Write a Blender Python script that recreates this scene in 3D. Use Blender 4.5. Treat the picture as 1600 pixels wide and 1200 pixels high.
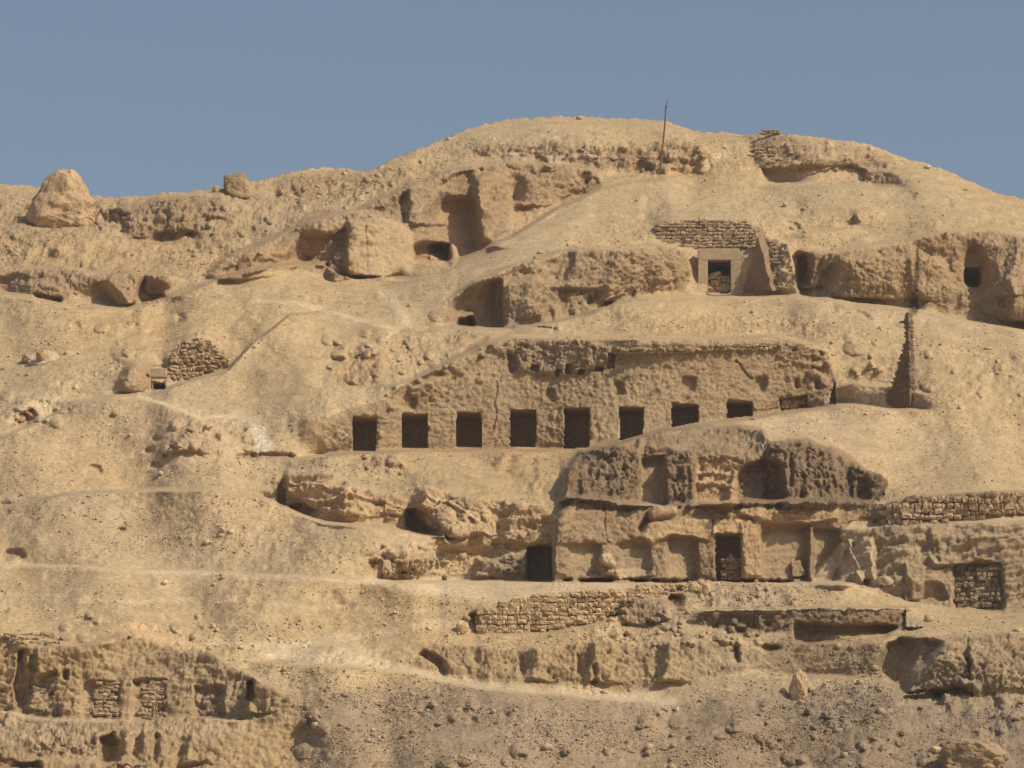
import bpy, math, random
import numpy as np
R = math.radians
for o in list(bpy.data.objects): bpy.data.objects.remove(o)
scene = bpy.context.scene
C = scene.collection

# ------------------------------------------------------------------ camera
PITCH = R(10.0); FPX = 5996.0; CAMZ = 1.7
cd = bpy.data.cameras.new('camera'); cam = bpy.data.objects.new('camera', cd); C.objects.link(cam)
cd.sensor_width = 36.0; cd.lens = 36.0 * FPX / 1600.0
cd.clip_start = 1.0; cd.clip_end = 20000.0
cam.location = (0, 0, CAMZ); cam.rotation_euler = (R(90) + PITCH, 0, 0)
scene.camera = cam
# ------------------------------------------------------------------ sky, sun, exposure
SUN_AZ = R(62)      # to the right of the direction back towards the camera
SUN_EL = R(44)
HAZE = 0.00016       # pale dust in the air, per metre
w = bpy.data.worlds.new('World'); scene.world = w; w.use_nodes = True
nt = w.node_tree; bg = nt.nodes['Background']
sky = nt.nodes.new('ShaderNodeTexSky'); sky.sky_type = 'NISHITA'; sky.sun_disc = False
sky.sun_elevation = SUN_EL
sdir = (math.sin(SUN_AZ) * math.cos(SUN_EL), -math.cos(SUN_AZ) * math.cos(SUN_EL), math.sin(SUN_EL))
sky.sun_rotation = math.atan2(sdir[0], sdir[1])
sky.altitude = 0; sky.air_density = 1.0; sky.dust_density = 2.7; sky.ozone_density = 0.0
nt.links.new(sky.outputs[0], bg.inputs[0]); bg.inputs[1].default_value = 0.095
sd = bpy.data.lights.new('sun', 'SUN'); sd.energy = 3.95; sd.angle = R(0.55); sd.color = (1.0, 0.90, 0.725)
so = bpy.data.objects.new('sun', sd); C.objects.link(so)
so.rotation_euler = (math.pi / 2 - SUN_EL, 0, math.atan2(sdir[0], -sdir[1]))
scene.view_settings.view_transform = 'Standard'; scene.view_settings.look = 'None'
scene.view_settings.exposure = 0.0; scene.view_settings.gamma = 1.0
try: scene.view_settings.use_curve_mapping = False
except Exception: pass

# ------------------------------------------------------------------ noise and raster helpers
rng = np.random.default_rng(7); random.seed(7)
f32 = np.float32
def _hash(ix, iy, iz, seed):
    h = ix.astype(np.uint32) * np.uint32(374761393) + iy.astype(np.uint32) * np.uint32(668265263) + iz.astype(np.uint32) * np.uint32(2147483647 - 90211) + np.uint32(seed * 974711 & 0xffffffff)
    h = (h ^ (h >> np.uint32(13))) * np.uint32(1274126177)
    h = (h ^ (h >> np.uint32(15))) * np.uint32(2246822519)
    h = h ^ (h >> np.uint32(16))
    return (h & np.uint32(0xffff)).astype(f32) * f32(2 / 65535.0) - f32(1)
def noise3(x, y, z, seed=0):
    x = np.asarray(x, f32); y = np.asarray(y, f32); z = np.asarray(z, f32)
    fx = np.floor(x); fy = np.floor(y); fz = np.floor(z)
    ix = fx.astype(np.int32); iy = fy.astype(np.int32); iz = fz.astype(np.int32)
    x = x - fx; y = y - fy; z = z - fz
    x = x * x * x * (x * (x * 6 - 15) + 10); y = y * y * y * (y * (y * 6 - 15) + 10); z = z * z * z * (z * (z * 6 - 15) + 10)
    def row(a, b):
        p = _hash(ix, iy + a, iz + b, seed); return p + x * (_hash(ix + 1, iy + a, iz + b, seed) - p)
    a = row(0, 0); b = row(1, 0); a = a + y * (b - a)
    c = row(0, 1); d = row(1, 1); c = c + y * (d - c)
    return a + z * (c - a)
def worley(x, y, z, seed=0):
    fx = np.floor(x); fy = np.floor(y); fz = np.floor(z)
    ix = fx.astype(np.int32); iy = fy.astype(np.int32); iz = fz.astype(np.int32); x = x - fx; y = y - fy; z = z - fz
    best = np.full(x.shape, 9.0, f32); sec = np.full(x.shape, 9.0, f32); val = np.zeros(x.shape, f32)
    for a in (-1, 0, 1):
        for b in (-1, 0, 1):
            for c in (-1, 0, 1):
                h1 = _hash(ix + a, iy + b, iz + c, seed); h2 = _hash(ix + a, iy + b, iz + c, seed + 1); h3 = _hash(ix + a, iy + b, iz + c, seed + 2)
                d = (a + .5 + .42 * h1 - x) ** 2 + (b + .5 + .42 * h2 - y) ** 2 + (c + .5 + .42 * h3 - z) ** 2
                n = d < best; sec = np.where(n, best, np.minimum(sec, d)); val = np.where(n, h1 * .5 + h2 * .5, val); best = np.where(n, d, best)
    return np.sqrt(best), np.sqrt(sec), val
def fbm(x, y, z, oct=3, seed=0, gain=0.5):
    t = 0; a = 1.0; s = 0
    for i in range(oct):
        k = 2.03 ** i
        t = t + a * noise3(x * k, y * k, z * k, seed + i * 17); s += a; a *= gain
    return t / s
def box1(a, r, ax):
    if r < 1: return a
    n = 2 * r + 1
    p = np.pad(a, [(r + 1, r) if i == ax else (0, 0) for i in range(2)], mode='edge')
    c = np.cumsum(p, axis=ax, dtype=np.float64)
    return ((c[n:] - c[:-n]) / n if ax == 0 else (c[:, n:] - c[:, :-n]) / n).astype(f32)
def blur(a, r, passes=2, axes=(0, 1)):
    for _ in range(passes):
        for ax in axes: a = box1(a, r, ax)
    return a

# ------------------------------------------------------------------ the relief: view rays, slope in degrees, ledges, recesses
ST = 1.6; U0, U1, V0, V1 = -240.0, 1840.0, 150.0, 1340.0
us = np.arange(U0, U1 + .01, ST); vs = np.arange(V0, V1 + .01, ST)
W = len(us); H = len(vs)
U, V = np.meshgrid(us.astype(f32), vs.astype(f32))
def ray(u, v):
    a = (np.asarray(u, np.float64) - 800) / FPX; b = (600 - np.asarray(v, np.float64)) / FPX
    yc = math.cos(PITCH) - b * math.sin(PITCH); zc = math.sin(PITCH) + b * math.cos(PITCH)
    return a / yc, zc / yc
K, M = ray(U, V)
DM = -(ray(0, vs + .5)[1] - ray(0, vs - .5)[1])          # dm per px upward (positive)
jx = (fbm(U / 42, V / 42, U * 0, 3, 5) * 1.0); jy = (fbm(U / 42, V / 42, U * 0 + 9.3, 3, 6) * 1.0)

def full(v): return np.full((H, W), v, f32)
SL = full(30.0); AZ = full(0.0); JJ = full(0.0); OFF = full(0.0)
F = dict(rough=full(.35), hewn=full(0), flute=full(0), strata=full(0), brick=full(0), fine=full(1), scree=full(1.0))
COL = np.zeros((H, W, 3), f32)
SAND = (.418, .305, .174); PALE = (.55, .43, .285); ROCK = (.365, .252, .145); ORANGE = (.47, .325, .185); MUD = (.265, .185, .112)
GREY = (.285, .213, .143); STAIN = (.23, .15, .09); HEWN = (.345, .248, .145); YELL = (.385, .278, .16); DUST = (.50, .40, .28); BROWN = (.36, .235, .135)
COL[:] = SAND
LAB = np.zeros((H, W), np.int32); LNAMES = ['hillside']

def poly_mask(P, jit=0.0, pad=0):
    P = np.array(P, float); x0, y0 = P.min(0) - 3 - pad - jit * 1.2; x1, y1 = P.max(0) + 3 + pad + jit * 1.2
    c0 = max(0, int((x0 - U0) / ST)); c1 = min(W, int((x1 - U0) / ST) + 2); r0 = max(0, int((y0 - V0) / ST)); r1 = min(H, int((y1 - V0) / ST) + 2)
    s = (slice(r0, r1), slice(c0, c1))
    x = U[s] + jit * jx[s]; y = V[s] + jit * jy[s]
    ins = np.zeros(x.shape, bool); n = len(P)
    for i in range(n):
        xa, ya = P[i]; xb, yb = P[(i + 1) % n]
        if ya == yb: continue
        c = ((ya > y) != (yb > y)) & (x < (xb - xa) * (y - ya) / (yb - ya) + xa)
        ins ^= c
    return s, ins
def lab_id(name):
    if name not in LNAMES: LNAMES.append(name)
    return LNAMES.index(name)
def paint(P, f=4, jit=6, slope=None, az=None, off=None, col=None, k=1.0, lab=None, inside=False, **kw):
    s, ins = poly_mask(P, jit, pad=f * 2)
    m = ins.astype(f32)
    r = max(0, int(round(f / ST / 2)))
    if r: m = blur(m, r, 2)
    if inside: m = np.clip(m * 2 - 1, 0, 1)
    if slope is not None: SL[s] = SL[s] * (1 - m) + slope * m
    if az is not None: AZ[s] = AZ[s] * (1 - m) + az * m
    if off is not None: OFF[s] += m * off
    if col is not None: COL[s] = COL[s] * (1 - m[..., None] * k) + np.array(col, f32) * m[..., None] * k
    for q, v in kw.items(): F[q][s] = F[q][s] * (1 - m) + v * m
    if lab is not None: LAB[s][ins] = lab_id(lab)
    return s, m
def knob(u, v, ru, rv, h, ang=0, p=.5, col=None, k=1, **kw):
    e = max(ru, rv) + 4
    c0 = max(0, int((u - e - U0) / ST)); c1 = min(W, int((u + e - U0) / ST) + 2); r0 = max(0, int((v - e - V0) / ST)); r1 = min(H, int((v + e - V0) / ST) + 2)
    if c1 <= c0 or r1 <= r0: return
    s = (slice(r0, r1), slice(c0, c1)); j = min(ru, rv) * .25
    x = U[s] + jx[s] * j - u; y = V[s] + jy[s] * j - v
    a = R(ang); xr = (x * math.cos(a) + y * math.sin(a)) / ru; yr = (-x * math.sin(a) + y * math.cos(a)) / rv
    m = np.clip(1 - xr * xr - yr * yr, 0, 1) ** p
    OFF[s] -= h * m
    if col is not None: COL[s] = COL[s] * (1 - (m > 0)[..., None] * k) + np.array(col, f32) * (m > 0)[..., None] * k
    for q, vv in kw.items(): F[q][s] = np.where(m > 0, vv, F[q][s])
def jump(P, J, wd=3, taper=24):
    P = np.array(P, float); P = P[np.argsort(P[:, 0])]
    for c in range(W):
        u = us[c]
        if u < P[0, 0] or u > P[-1, 0]: continue
        v = np.interp(u, P[:, 0], P[:, 1]) + float(jy[min(H - 1, max(0, int((P[:, 1].mean() - V0) / ST))), c]) * 2.5
        t = min(1, (u - P[0, 0]) / taper, (P[-1, 0] - u) / taper); t = max(t, 0)
        r0 = max(0, int((v - wd - V0) / ST) - 1); r1 = min(H, int((v + wd - V0) / ST) + 3)
        if r1 <= r0: continue
        ww = np.clip(1 - np.abs(vs[r0:r1] - v) / (wd * .75 + 1), 0, 1); ww /= ww.sum() + 1e-9
        JJ[r0:r1, c] += J * t * ww / ST
def apron(P, h, Ln=95, taper=50, wd=3.0):
    """a bank of sand or scree: convex crest along P, dying out downhill"""
    P = np.array(P, float); ok = (us >= P[0, 0]) & (us <= P[-1, 0]); c = np.where(ok)[0]
    vc = np.interp(us[c], P[:, 0], P[:, 1]) + 3.0 * jy[int((P[:, 1].mean() - V0) / ST), c]
    t = np.clip(np.minimum((us[c] - P[0, 0]) / taper, (P[-1, 0] - us[c]) / taper), 0, 1); t = t * t * (3 - 2 * t)
    d = V[:, c] - vc[None, :]
    m = np.clip(d / wd + .5, 0, 1) * np.exp(-np.maximum(d, 0) / Ln) * np.clip(1.6 - d / (3 * Ln), 0, 1)
    OFF[:, c] -= h * m * t[None, :]
def line(P, wd, col=None, k=1.0, jit=4, off=None, slope=None, **kw):
    P = np.array(P, float); x0, y0 = P.min(0) - wd * 2 - 6; x1, y1 = P.max(0) + wd * 2 + 6
    c0 = max(0, int((x0 - U0) / ST)); c1 = min(W, int((x1 - U0) / ST) + 2); r0 = max(0, int((y0 - V0) / ST)); r1 = min(H, int((y1 - V0) / ST) + 2)
    s = (slice(r0, r1), slice(c0, c1)); x = U[s] + jit * jx[s]; y = V[s] + jit * jy[s]
    d = np.full(x.shape, 1e9, f32)
    for (xa, ya), (xb, yb) in zip(P[:-1], P[1:]):
        dx, dy = xb - xa, yb - ya; t = np.clip(((x - xa) * dx + (y - ya) * dy) / (dx * dx + dy * dy + 1e-9), 0, 1)
        d = np.minimum(d, np.hypot(x - xa - t * dx, y - ya - t * dy))
    m = np.clip(1.5 - d / wd, 0, 1)
    if col is not None: COL[s] = COL[s] * (1 - m[..., None] * k) + np.array(col, f32) * m[..., None] * k
    if off is not None: OFF[s] += m * off
    if slope is not None: SL[s] = SL[s] * (1 - m) + slope * m
    for q, v in kw.items(): F[q][s] = F[q][s] * (1 - m) + v * m

RIDGE = [(-260, 306), (-120, 296), (0, 288), (40, 290), (100, 300), (160, 308), (205, 307), (270, 301), (340, 293), (400, 284), (440, 273), (490, 263), (540, 262), (560, 268), (582, 266), (620, 245), (680, 222), (740, 198), (800, 186), (870, 181), (950, 184), (1040, 188), (1060, 195), (1085, 205), (1130, 208), (1160, 211), (1185, 209), (1205, 205), (1225, 210), (1260, 213), (1340, 223), (1380, 233), (1420, 250), (1470, 262), (1510, 280), (1560, 303), (1600, 311), (1700, 352), (1860, 420)]
RV = np.interp(us, [p[0] for p in RIDGE], [p[1] for p in RIDGE])
RV = RV + 2.0 * jy[40, :] + 1.3 * noise3(us / 9, us * 0, us * 0, 77) + .8 * noise3(us / 4, us * 0, us * 0, 78)

# broad lie of the land
dist_r = V - RV[None, :]
SL -= 10 * np.clip(1 - dist_r / 40, 0, 1) ** 1.5 * (dist_r > 0)                     # the crest rounds over
SL += 5.0 * fbm(U / 260, V / 120, U * 0, 3, 40)
AZ += .6 * fbm(U / 240, V / 170, U * 0, 2, 50)
paint([(450, 1095), (700, 1060), (1050, 1100), (1300, 1090), (1620, 1110), (1850, 1100), (1850, 1360), (380, 1360), (470, 1200)], 30, 10, slope=27, col=GREY, k=.85, scree=2.2)
paint([(1060, 1120), (1300, 1060), (1620, 1090), (1620, 1210), (1100, 1210)], 40, 20, col=(.245, .18, .12), k=.75, rough=.6, scree=2.6)
paint([(0, 620), (380, 640), (600, 760), (560, 900), (300, 960), (-240, 960), (-240, 620)], 60, 10, col=(.41, .305, .188), k=.6, scree=.9)
paint([(860, 640), (1300, 640), (1640, 680), (1640, 790), (1380, 770)], 30, 10, col=(.43, .31, .185), k=.7, scree=1.3)

def spur(P, h, wd, jit=14):
    P = np.array(P, float); x0, y0 = P.min(0) - wd * 1.3 - jit; x1, y1 = P.max(0) + wd * 1.3 + jit
    c0 = max(0, int((x0 - U0) / ST)); c1 = min(W, int((x1 - U0) / ST) + 2); r0 = max(0, int((y0 - V0) / ST)); r1 = min(H, int((y1 - V0) / ST) + 2)
    s_ = (slice(r0, r1), slice(c0, c1)); x = U[s_] + jit * jx[s_]; y = V[s_] + jit * jy[s_]
    d = np.full(x.shape, 1e9, f32)
    for (xa, ya), (xb, yb) in zip(P[:-1], P[1:]):
        dx, dy = xb - xa, yb - ya; t = np.clip(((x - xa) * dx + (y - ya) * dy) / (dx * dx + dy * dy), 0, 1)
        d = np.minimum(d, np.hypot(x - xa - t * dx, y - ya - t * dy))
    m = np.clip(1 - d / wd, 0, 1); m = m * m * (3 - 2 * m)
    OFF[s_] -= h * m
def wedge(P, h, ramp, fade, vt=14, jit=5):
    """a rock mass standing forward: face turned left along the edge P, running out to the right over fade"""
    P = np.array(P, float); P = P[np.argsort(P[:, 1])]
    x0 = P[:, 0].min() - ramp - jit - 4; x1 = P[:, 0].max() + fade + jit; y0 = P[0, 1] - vt - jit; y1 = P[-1, 1] + vt + jit
    c0 = max(0, int((x0 - U0) / ST)); c1 = min(W, int((x1 - U0) / ST) + 2); r0 = max(0, int((y0 - V0) / ST)); r1 = min(H, int((y1 - V0) / ST) + 2)
    s_ = (slice(r0, r1), slice(c0, c1)); x = U[s_] + jit * jx[s_]; y = V[s_] + jit * jy[s_]
    d = x - np.interp(y, P[:, 1], P[:, 0])
    m = np.clip((d + ramp) / ramp, 0, 1) * np.clip(1 - d / fade, 0, 1) ** 1.3
    m = m * np.clip(1 - (P[0, 1] - y) / vt, 0, 1) * np.clip(1 - (y - P[-1, 1]) / 4, 0, 1)
    OFF[s_] -= h * m
WEDGES = [([(548, 352), (546, 390), (548, 430)], 2.2, 8, 120), ([(372, 395), (350, 418), (340, 432)], 2.0, 26, 120), ([(480, 352), (452, 384), (440, 410)], 1.2, 20, 70),
 ([(172, 438), (186, 455), (204, 474)], 1.6, 26, 50), ([(262, 432), (258, 462)], 1.3, 16, 60), 
 ([(640, 300), (634, 330), (650, 350)], 1.6, 12, 60), ([(744, 280), (748, 320), (752, 385)], 2.6, 10, 70), ([(820, 284), (815, 322)], 1.5, 14, 90), ([(926, 276), (916, 300)], .8, 8, 30),
 ([(786, 446), (788, 508)], 2.8, 4, 180), ([(905, 396), (892, 425), (876, 452)], 1.5, 18, 110), ([(968, 396), (952, 440), (948, 470)], 1.0, 16, 90), ([(836, 420), (824, 470), (822, 500)], .9, 14, 60), ([(1040, 392), (1030, 440)], .7, 14, 50),
 ([(1272, 400), (1262, 446)], 1.6, 14, 30), ([(1316, 408), (1296, 436), (1284, 466)], 2.4, 22, 180), ([(1420, 385), (1430, 470)], .7, 10, 60), ([(1538, 384), (1548, 420), (1552, 460)], 1.8, 16, 90), ([(1590, 380), (1580, 440), (1590, 505)], 1.4, 16, 90),
 ([(262, 552), (262, 604)], .5, 8, 100), ([(205, 576), (192, 612)], 1.2, 14, 60), ([(30, 640), (55, 655)], .8, 8, 40),
 ([(1340, 332), (1332, 352)], 1.0, 14, 60), ([(1096, 236), (1070, 268)], .8, 10, 60), ([(1052, 238), (1040, 264)], .8, 10, 40), ([(272, 320), (268, 360)], 1.0, 14, 70), ([(350, 300), (330, 340)], 1.0, 14, 60), ([(204, 335), (200, 370)], .8, 14, 60),
 ([(452, 745), (450, 790)], 1.2, 8, 80), ([(664, 772), (655, 800), (690, 838)], 2.0, 16, 120), ([(545, 765), (540, 815)], .9, 14, 70), ([(810, 790), (790, 850)], 1.0, 18, 60),
 ([(884, 735), (880, 782)], 1.6, 10, 120), ([(575, 545), (550, 598)], 1.0, 16, 60), ([(640, 530), (625, 565)], 1.0, 12, 40), ([(618, 604), (608, 640)], .8, 6, 40), ([(300, 672), (280, 705)], 1.0, 20, 80), ([(390, 668), (380, 690)], .7, 8, 30),
 ([(1440, 1010), (1418, 1078)], 1.6, 20, 120), ([(1516, 1010), (1514, 1085)], .9, 4, 100), ([(60, 1018), (50, 1110)], .6, 6, 60), ([(400, 1064), (392, 1110)], 1.0, 8, 60), ([(200, 1150), (190, 1195)], 1.0, 12, 70), ([(300, 1150), (292, 1195)], .8, 12, 70),
 ([(1456, 835), (1460, 880)], .9, 8, 90), ([(1418, 890), (1414, 930)], .8, 5, 60), ([(840, 1018), (830, 1060)], .8, 14, 70), ([(930, 1018), (922, 1066)], .9, 12, 80), ([(1050, 1012), (1040, 1066)], .8, 14, 80)]
for P_, h_, w_ in (([(1030, 285), (930, 318), (840, 372), (740, 425)], 2.2, 60), ([(200, 620), (290, 700), (330, 790)], 3.2, 130), ([(60, 700), (110, 800), (160, 900)], 2.8, 140),
                   ([(430, 500), (480, 570), (470, 650)], 3.2, 115), ([(600, 520), (640, 560)], 1.6, 50), ([(560, 850), (480, 900), (400, 960)], 2.8, 110), ([(690, 850), (640, 870)], 1.4, 40),
                   ([(1450, 560), (1500, 660), (1540, 740)], 2.4, 90), ([(1080, 480), (1000, 500)], 1.6, 60), ([(1280, 490), (1360, 540)], 1.8, 70), ([(870, 205), (900, 240)], 2.0, 90), ([(1250, 230), (1300, 320)], 2.2, 80),
                   ([(1440, 290), (1480, 350)], 2.2, 80), ([(330, 490), (300, 530)], 1.6, 60), ([(60, 480), (100, 560)], 2.0, 80), ([(640, 230), (560, 300)], 1.8, 60), ([(800, 1130), (700, 1200)], 2.2, 110), ([(1150, 1120), (1080, 1200)], 2.0, 90), ([(1380, 1130), (1330, 1200)], 1.8, 70), ([(520, 1060), (540, 1180)], 2.2, 80), ([(800, 720), (860, 760)], 1.2, 45)):
    spur(P_, h_, w_)
paint([(-240, 310), (0, 300), (180, 315), (330, 300), (480, 270), (560, 275), (640, 250), (740, 205), (760, 250), (640, 285), (540, 330), (440, 372), (330, 425), (240, 470), (100, 420), (-240, 420)], 20, 14, slope=34, rough=.9, hewn=.85, fine=1.6, scree=1.8, col=(.365, .262, .155), k=.8)
paint([(500, 610), (520, 560), (600, 515), (700, 508), (760, 520), (700, 560), (640, 590), (600, 610)], 12, 10, rough=.7, hewn=.55, fine=1.4, scree=1.8, col=(.385, .28, .168), k=.6)
paint([(740, 215), (1040, 200), (1180, 220), (1180, 270), (1000, 275), (900, 262), (760, 250)], 14, 10, rough=.7, hewn=.35, fine=1.4, scree=1.4)
paint([(960, 500), (1250, 490), (1300, 520), (1280, 545), (960, 522)], 10, 8, rough=.5, hewn=.35, fine=1.5, scree=1.6)
paint([(1180, 1070), (1600, 1100), (1600, 1200), (1300, 1200)], 30, 20, hewn=.6, rough=.7, fine=1.6, scree=3)
paint([(980, 960), (1080, 985), (1200, 1000), (1100, 1010), (900, 1010), (940, 980)], 10, 8, hewn=.6, rough=.6, fine=1.5, scree=3)
for P_ in ([(120, 628), (235, 614), (300, 594), (400, 525), (500, 486), (600, 515), (540, 560), (480, 620), (440, 700), (330, 650), (215, 622)],
           [(960, 482), (1080, 467), (1200, 467), (1420, 487), (1600, 522), (1640, 560), (1420, 520), (1280, 492), (1000, 500)],
           [(715, 408), (800, 370), (872, 326), (938, 296), (1030, 280), (960, 340), (860, 390), (760, 420), (700, 440)],
           [(430, 790), (500, 818), (600, 826), (690, 842), (640, 870), (560, 880), (460, 850)], [(1310, 655), (1440, 650), (1600, 690), (1600, 770), (1400, 765)], [(-240, 880), (100, 885), (400, 900), (600, 908), (500, 925), (200, 915), (-240, 905)]):
    paint(P_, 12, 6, rough=.18, hewn=0, fine=.55, scree=.35, col=(.434, .319, .185), k=.75)
# --- upper left: rubble scarp under the crest, ledges, hollows
paint([(170, 330), (270, 312), (345, 300), (350, 330), (300, 368), (205, 372)], 8, 9, slope=68, col=(.315, .222, .135), rough=1.0, hewn=1.3, scree=2.5)
jump([(165, 328), (270, 308), (350, 298)], 2.5, 4)
paint([(20, 336), (90, 352), (160, 356), (160, 372), (10, 362)], 8, 6, slope=24)
paint([(228, 378), (250, 366), (300, 364), (310, 374), (280, 382)], 8, 5, off=.6)
paint([(-20, 428), (60, 424), (100, 420), (145, 436), (128, 462), (95, 470), (50, 462), (-20, 448)], 6, 7, slope=80, col=(.345, .24, .142), hewn=.8, rough=1.0, strata=.7, lab='low_cliff')
jump([(-240, 416), (-20, 424), (60, 419), (100, 416), (150, 430), (200, 424), (270, 432)], 3.0, 6)
paint([(140, 440), (170, 428), (230, 426), (280, 436), (262, 470), (200, 480), (150, 474)], 6, 7, slope=76, col=(.35, .245, .145), hewn=.7, rough=1.0, lab='low_cliff')
paint([(-20, 432), (70, 430), (98, 440), (60, 444), (-20, 446)], 5, 5, off=.7)
paint([(50, 462), (95, 466), (92, 474), (60, 474)], 3, 3, off=1.6)
paint([(120, 466), (160, 436), (178, 440), (200, 476), (170, 474)], 8, 4, slope=74, az=.9, off=.6, fine=.4, rough=.2, lab='low_cliff')
knob(195, 447, 30, 34, 1.5, 10, col=ROCK, hewn=.6)
paint([(222, 436), (246, 446), (268, 450), (260, 462), (224, 478), (219, 462)], 6, 5, off=1.2)
knob(248, 440, 22, 24, 1.4, 30, col=ROCK, hewn=.8)
jump([(-20, 455), (40, 462), (110, 478), (200, 480), (260, 465), (300, 448)], 2.5, 3)
# long rounded rock band climbing to the right
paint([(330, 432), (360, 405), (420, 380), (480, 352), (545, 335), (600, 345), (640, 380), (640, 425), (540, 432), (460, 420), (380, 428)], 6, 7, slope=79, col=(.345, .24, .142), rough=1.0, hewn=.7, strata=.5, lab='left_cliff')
jump([(318, 428), (360, 400), (420, 374), (480, 346), (545, 330), (620, 338)], 3.2, 6)
paint([(333, 432), (352, 412), (385, 402), (400, 405), (380, 424)], 8, 5, off=.4, az=.8, fine=.5)
knob(415, 400, 50, 22, 1.2, -22, col=ROCK, hewn=.6)
knob(505, 352, 45, 22, 1.3, -10, col=ROCK, hewn=.5)
paint([(425, 300), (440, 276), (500, 268), (545, 272), (530, 292), (470, 304)], 6, 6, slope=48, hewn=1.0, rough=.9, col=(.33, .232, .14))
paint([(425, 412), (452, 384), (478, 370), (520, 374), (536, 366), (548, 378), (540, 408), (500, 414)], 16, 6, off=1.2, col=BROWN, fine=.4, rough=.2)
jump([(300, 448), (340, 434), (430, 412), (500, 410), (520, 412)], 2.5, 3)
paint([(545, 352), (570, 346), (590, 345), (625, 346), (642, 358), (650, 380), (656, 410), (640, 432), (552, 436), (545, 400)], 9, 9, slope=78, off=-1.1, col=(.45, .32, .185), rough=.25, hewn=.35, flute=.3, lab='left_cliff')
line([(571, 352), (575, 390), (573, 426)], 1.2, STAIN, .4, jit=5, off=.15)
knob(536, 402, 18, 16, 1.8, 30, col=ROCK); knob(528, 425, 22, 14, 1.6, -10, col=ROCK, strata=1.2); knob(548, 418, 14, 20, 1.0, 0, col=ROCK)
paint([(497, 418), (512, 412), (520, 438), (508, 436)], 2, 2, off=1.4)
# --- the cave cliff
CAVE = [(560, 332), (640, 292), (700, 268), (800, 254), (880, 258), (938, 268), (936, 292), (872, 322), (800, 366), (715, 404), (652, 408), (646, 360), (610, 340)]
jump([(540, 335), (640, 290), (700, 265), (800, 252), (940, 266)], 3.5, 5)
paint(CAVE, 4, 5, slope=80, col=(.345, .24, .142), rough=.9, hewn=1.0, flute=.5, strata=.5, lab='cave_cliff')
jump([(640, 412), (715, 406), (800, 368), (872, 324), (938, 294)], 4.0, 3)
paint([(682, 294), (715, 272), (756, 265), (744, 284), (705, 298)], 4, 4, off=1.1, col=(.33, .24, .13), hewn=.4)
paint([(622, 312), (636, 298), (640, 330), (630, 345)], 3, 2, off=1.2)
S_CAVE = [(676, 400), (673, 372), (675, 340), (684, 318), (695, 311), (725, 312), (742, 322), (747, 345), (748, 375), (770, 385), (760, 398), (700, 410)]
paint(S_CAVE, 12, 4, off=3.0, col=(.40, .265, .15), hewn=.1, flute=.05, strata=.0, rough=.08, fine=.4, lab='cave_cliff')
paint([(648, 388), (665, 382), (700, 386), (704, 412), (650, 412)], 3, 6, off=4.0, col=BROWN, hewn=.1)
paint([(644, 350), (652, 352), (660, 370), (674, 372), (673, 384), (650, 386)], 2, 2, off=-.6)
knob(707, 398, 10, 16, 1.3, 0, col=(.47, .33, .2)); knob(684, 404, 14, 9, .9, 0, col=(.47, .33, .2))
paint([(785, 285), (795, 278), (815, 282), (820, 310), (808, 322), (786, 322)], 10, 8, off=1.1, col=(.36, .25, .145), hewn=.15, lab='cave_cliff')
paint([(800, 322), (870, 318), (878, 330), (800, 368), (790, 345)], 5, 4, slope=55, off=-.5, col=(.43, .30, .175), hewn=.4, strata=.6)
paint([(748, 345), (790, 350), (800, 366), (770, 386), (748, 380)], 5, 3, off=-.7, hewn=.3)
paint([(915, 280), (932, 276), (938, 290), (912, 302)], 3, 2, off=.9)
# band of ledges under the summit
paint([(735, 228), (800, 222), (900, 226), (980, 232), (1050, 226), (1100, 232), (1118, 250), (1095, 270), (1000, 272), (900, 262), (800, 250), (740, 245)], 7, 7, slope=60, col=(.355, .252, .15), rough=.9, hewn=.8, strata=1.0)
paint([(1030, 236), (1060, 230), (1098, 234), (1095, 256), (1070, 268), (1030, 264)], 3, 4, slope=66, col=(.37, .265, .16), hewn=1.0)
paint([(985, 262), (1000, 254), (1020, 262), (1018, 271), (990, 271)], 2, 3, off=1.2)
line([(800, 240), (860, 246), (930, 247), (965, 250)], 2.5, PALE, .5, off=-.25)
line([(1138, 228), (1122, 248), (1098, 264)], 4, PALE, .6)
paint([(1160, 218), (1200, 208), (1340, 226), (1385, 240), (1400, 262), (1340, 262), (1190, 258)], 6, 6, slope=42, rough=.8, hewn=.8, strata=.9, col=(.355, .252, .152))
paint([(1190, 262), (1250, 262), (1320, 256), (1352, 264), (1350, 284), (1250, 288), (1192, 284)], 4, 3, off=1.6, slope=60, col=(.44, .315, .185), fine=.4)
paint([(1332, 262), (1350, 264), (1400, 272), (1410, 286), (1380, 292), (1355, 282)], 4, 4, slope=68, hewn=.7, col=ROCK)
jump([(1185, 288), (1250, 287), (1410, 292)], 2, 3)
for (a, b, c, d) in ((1238, 316, 1252, 322), (1380, 296, 1430, 312), (1478, 312, 1486, 324), (1558, 342, 1584, 352), (1157, 284, 1176, 293)):
    paint([(a, b + 3), (a + 6, b), (d and c, b + 4), (c, d), (a + 4, d - 1)], 2, 3, off=.6)
paint([(1320, 352), (1335, 332), (1362, 328), (1382, 334), (1378, 348), (1340, 356)], 4, 3, slope=66, off=-.4, hewn=.8, col=(.42, .30, .18))
paint([(1318, 352), (1334, 336), (1340, 346), (1330, 354)], 2, 2, off=1.2)
paint([(1224, 346), (1244, 350), (1252, 362), (1236, 360)], 3, 2, off=1.0)
jump([(1220, 362), (1300, 358), (1385, 346)], 1.5, 3)
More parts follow.
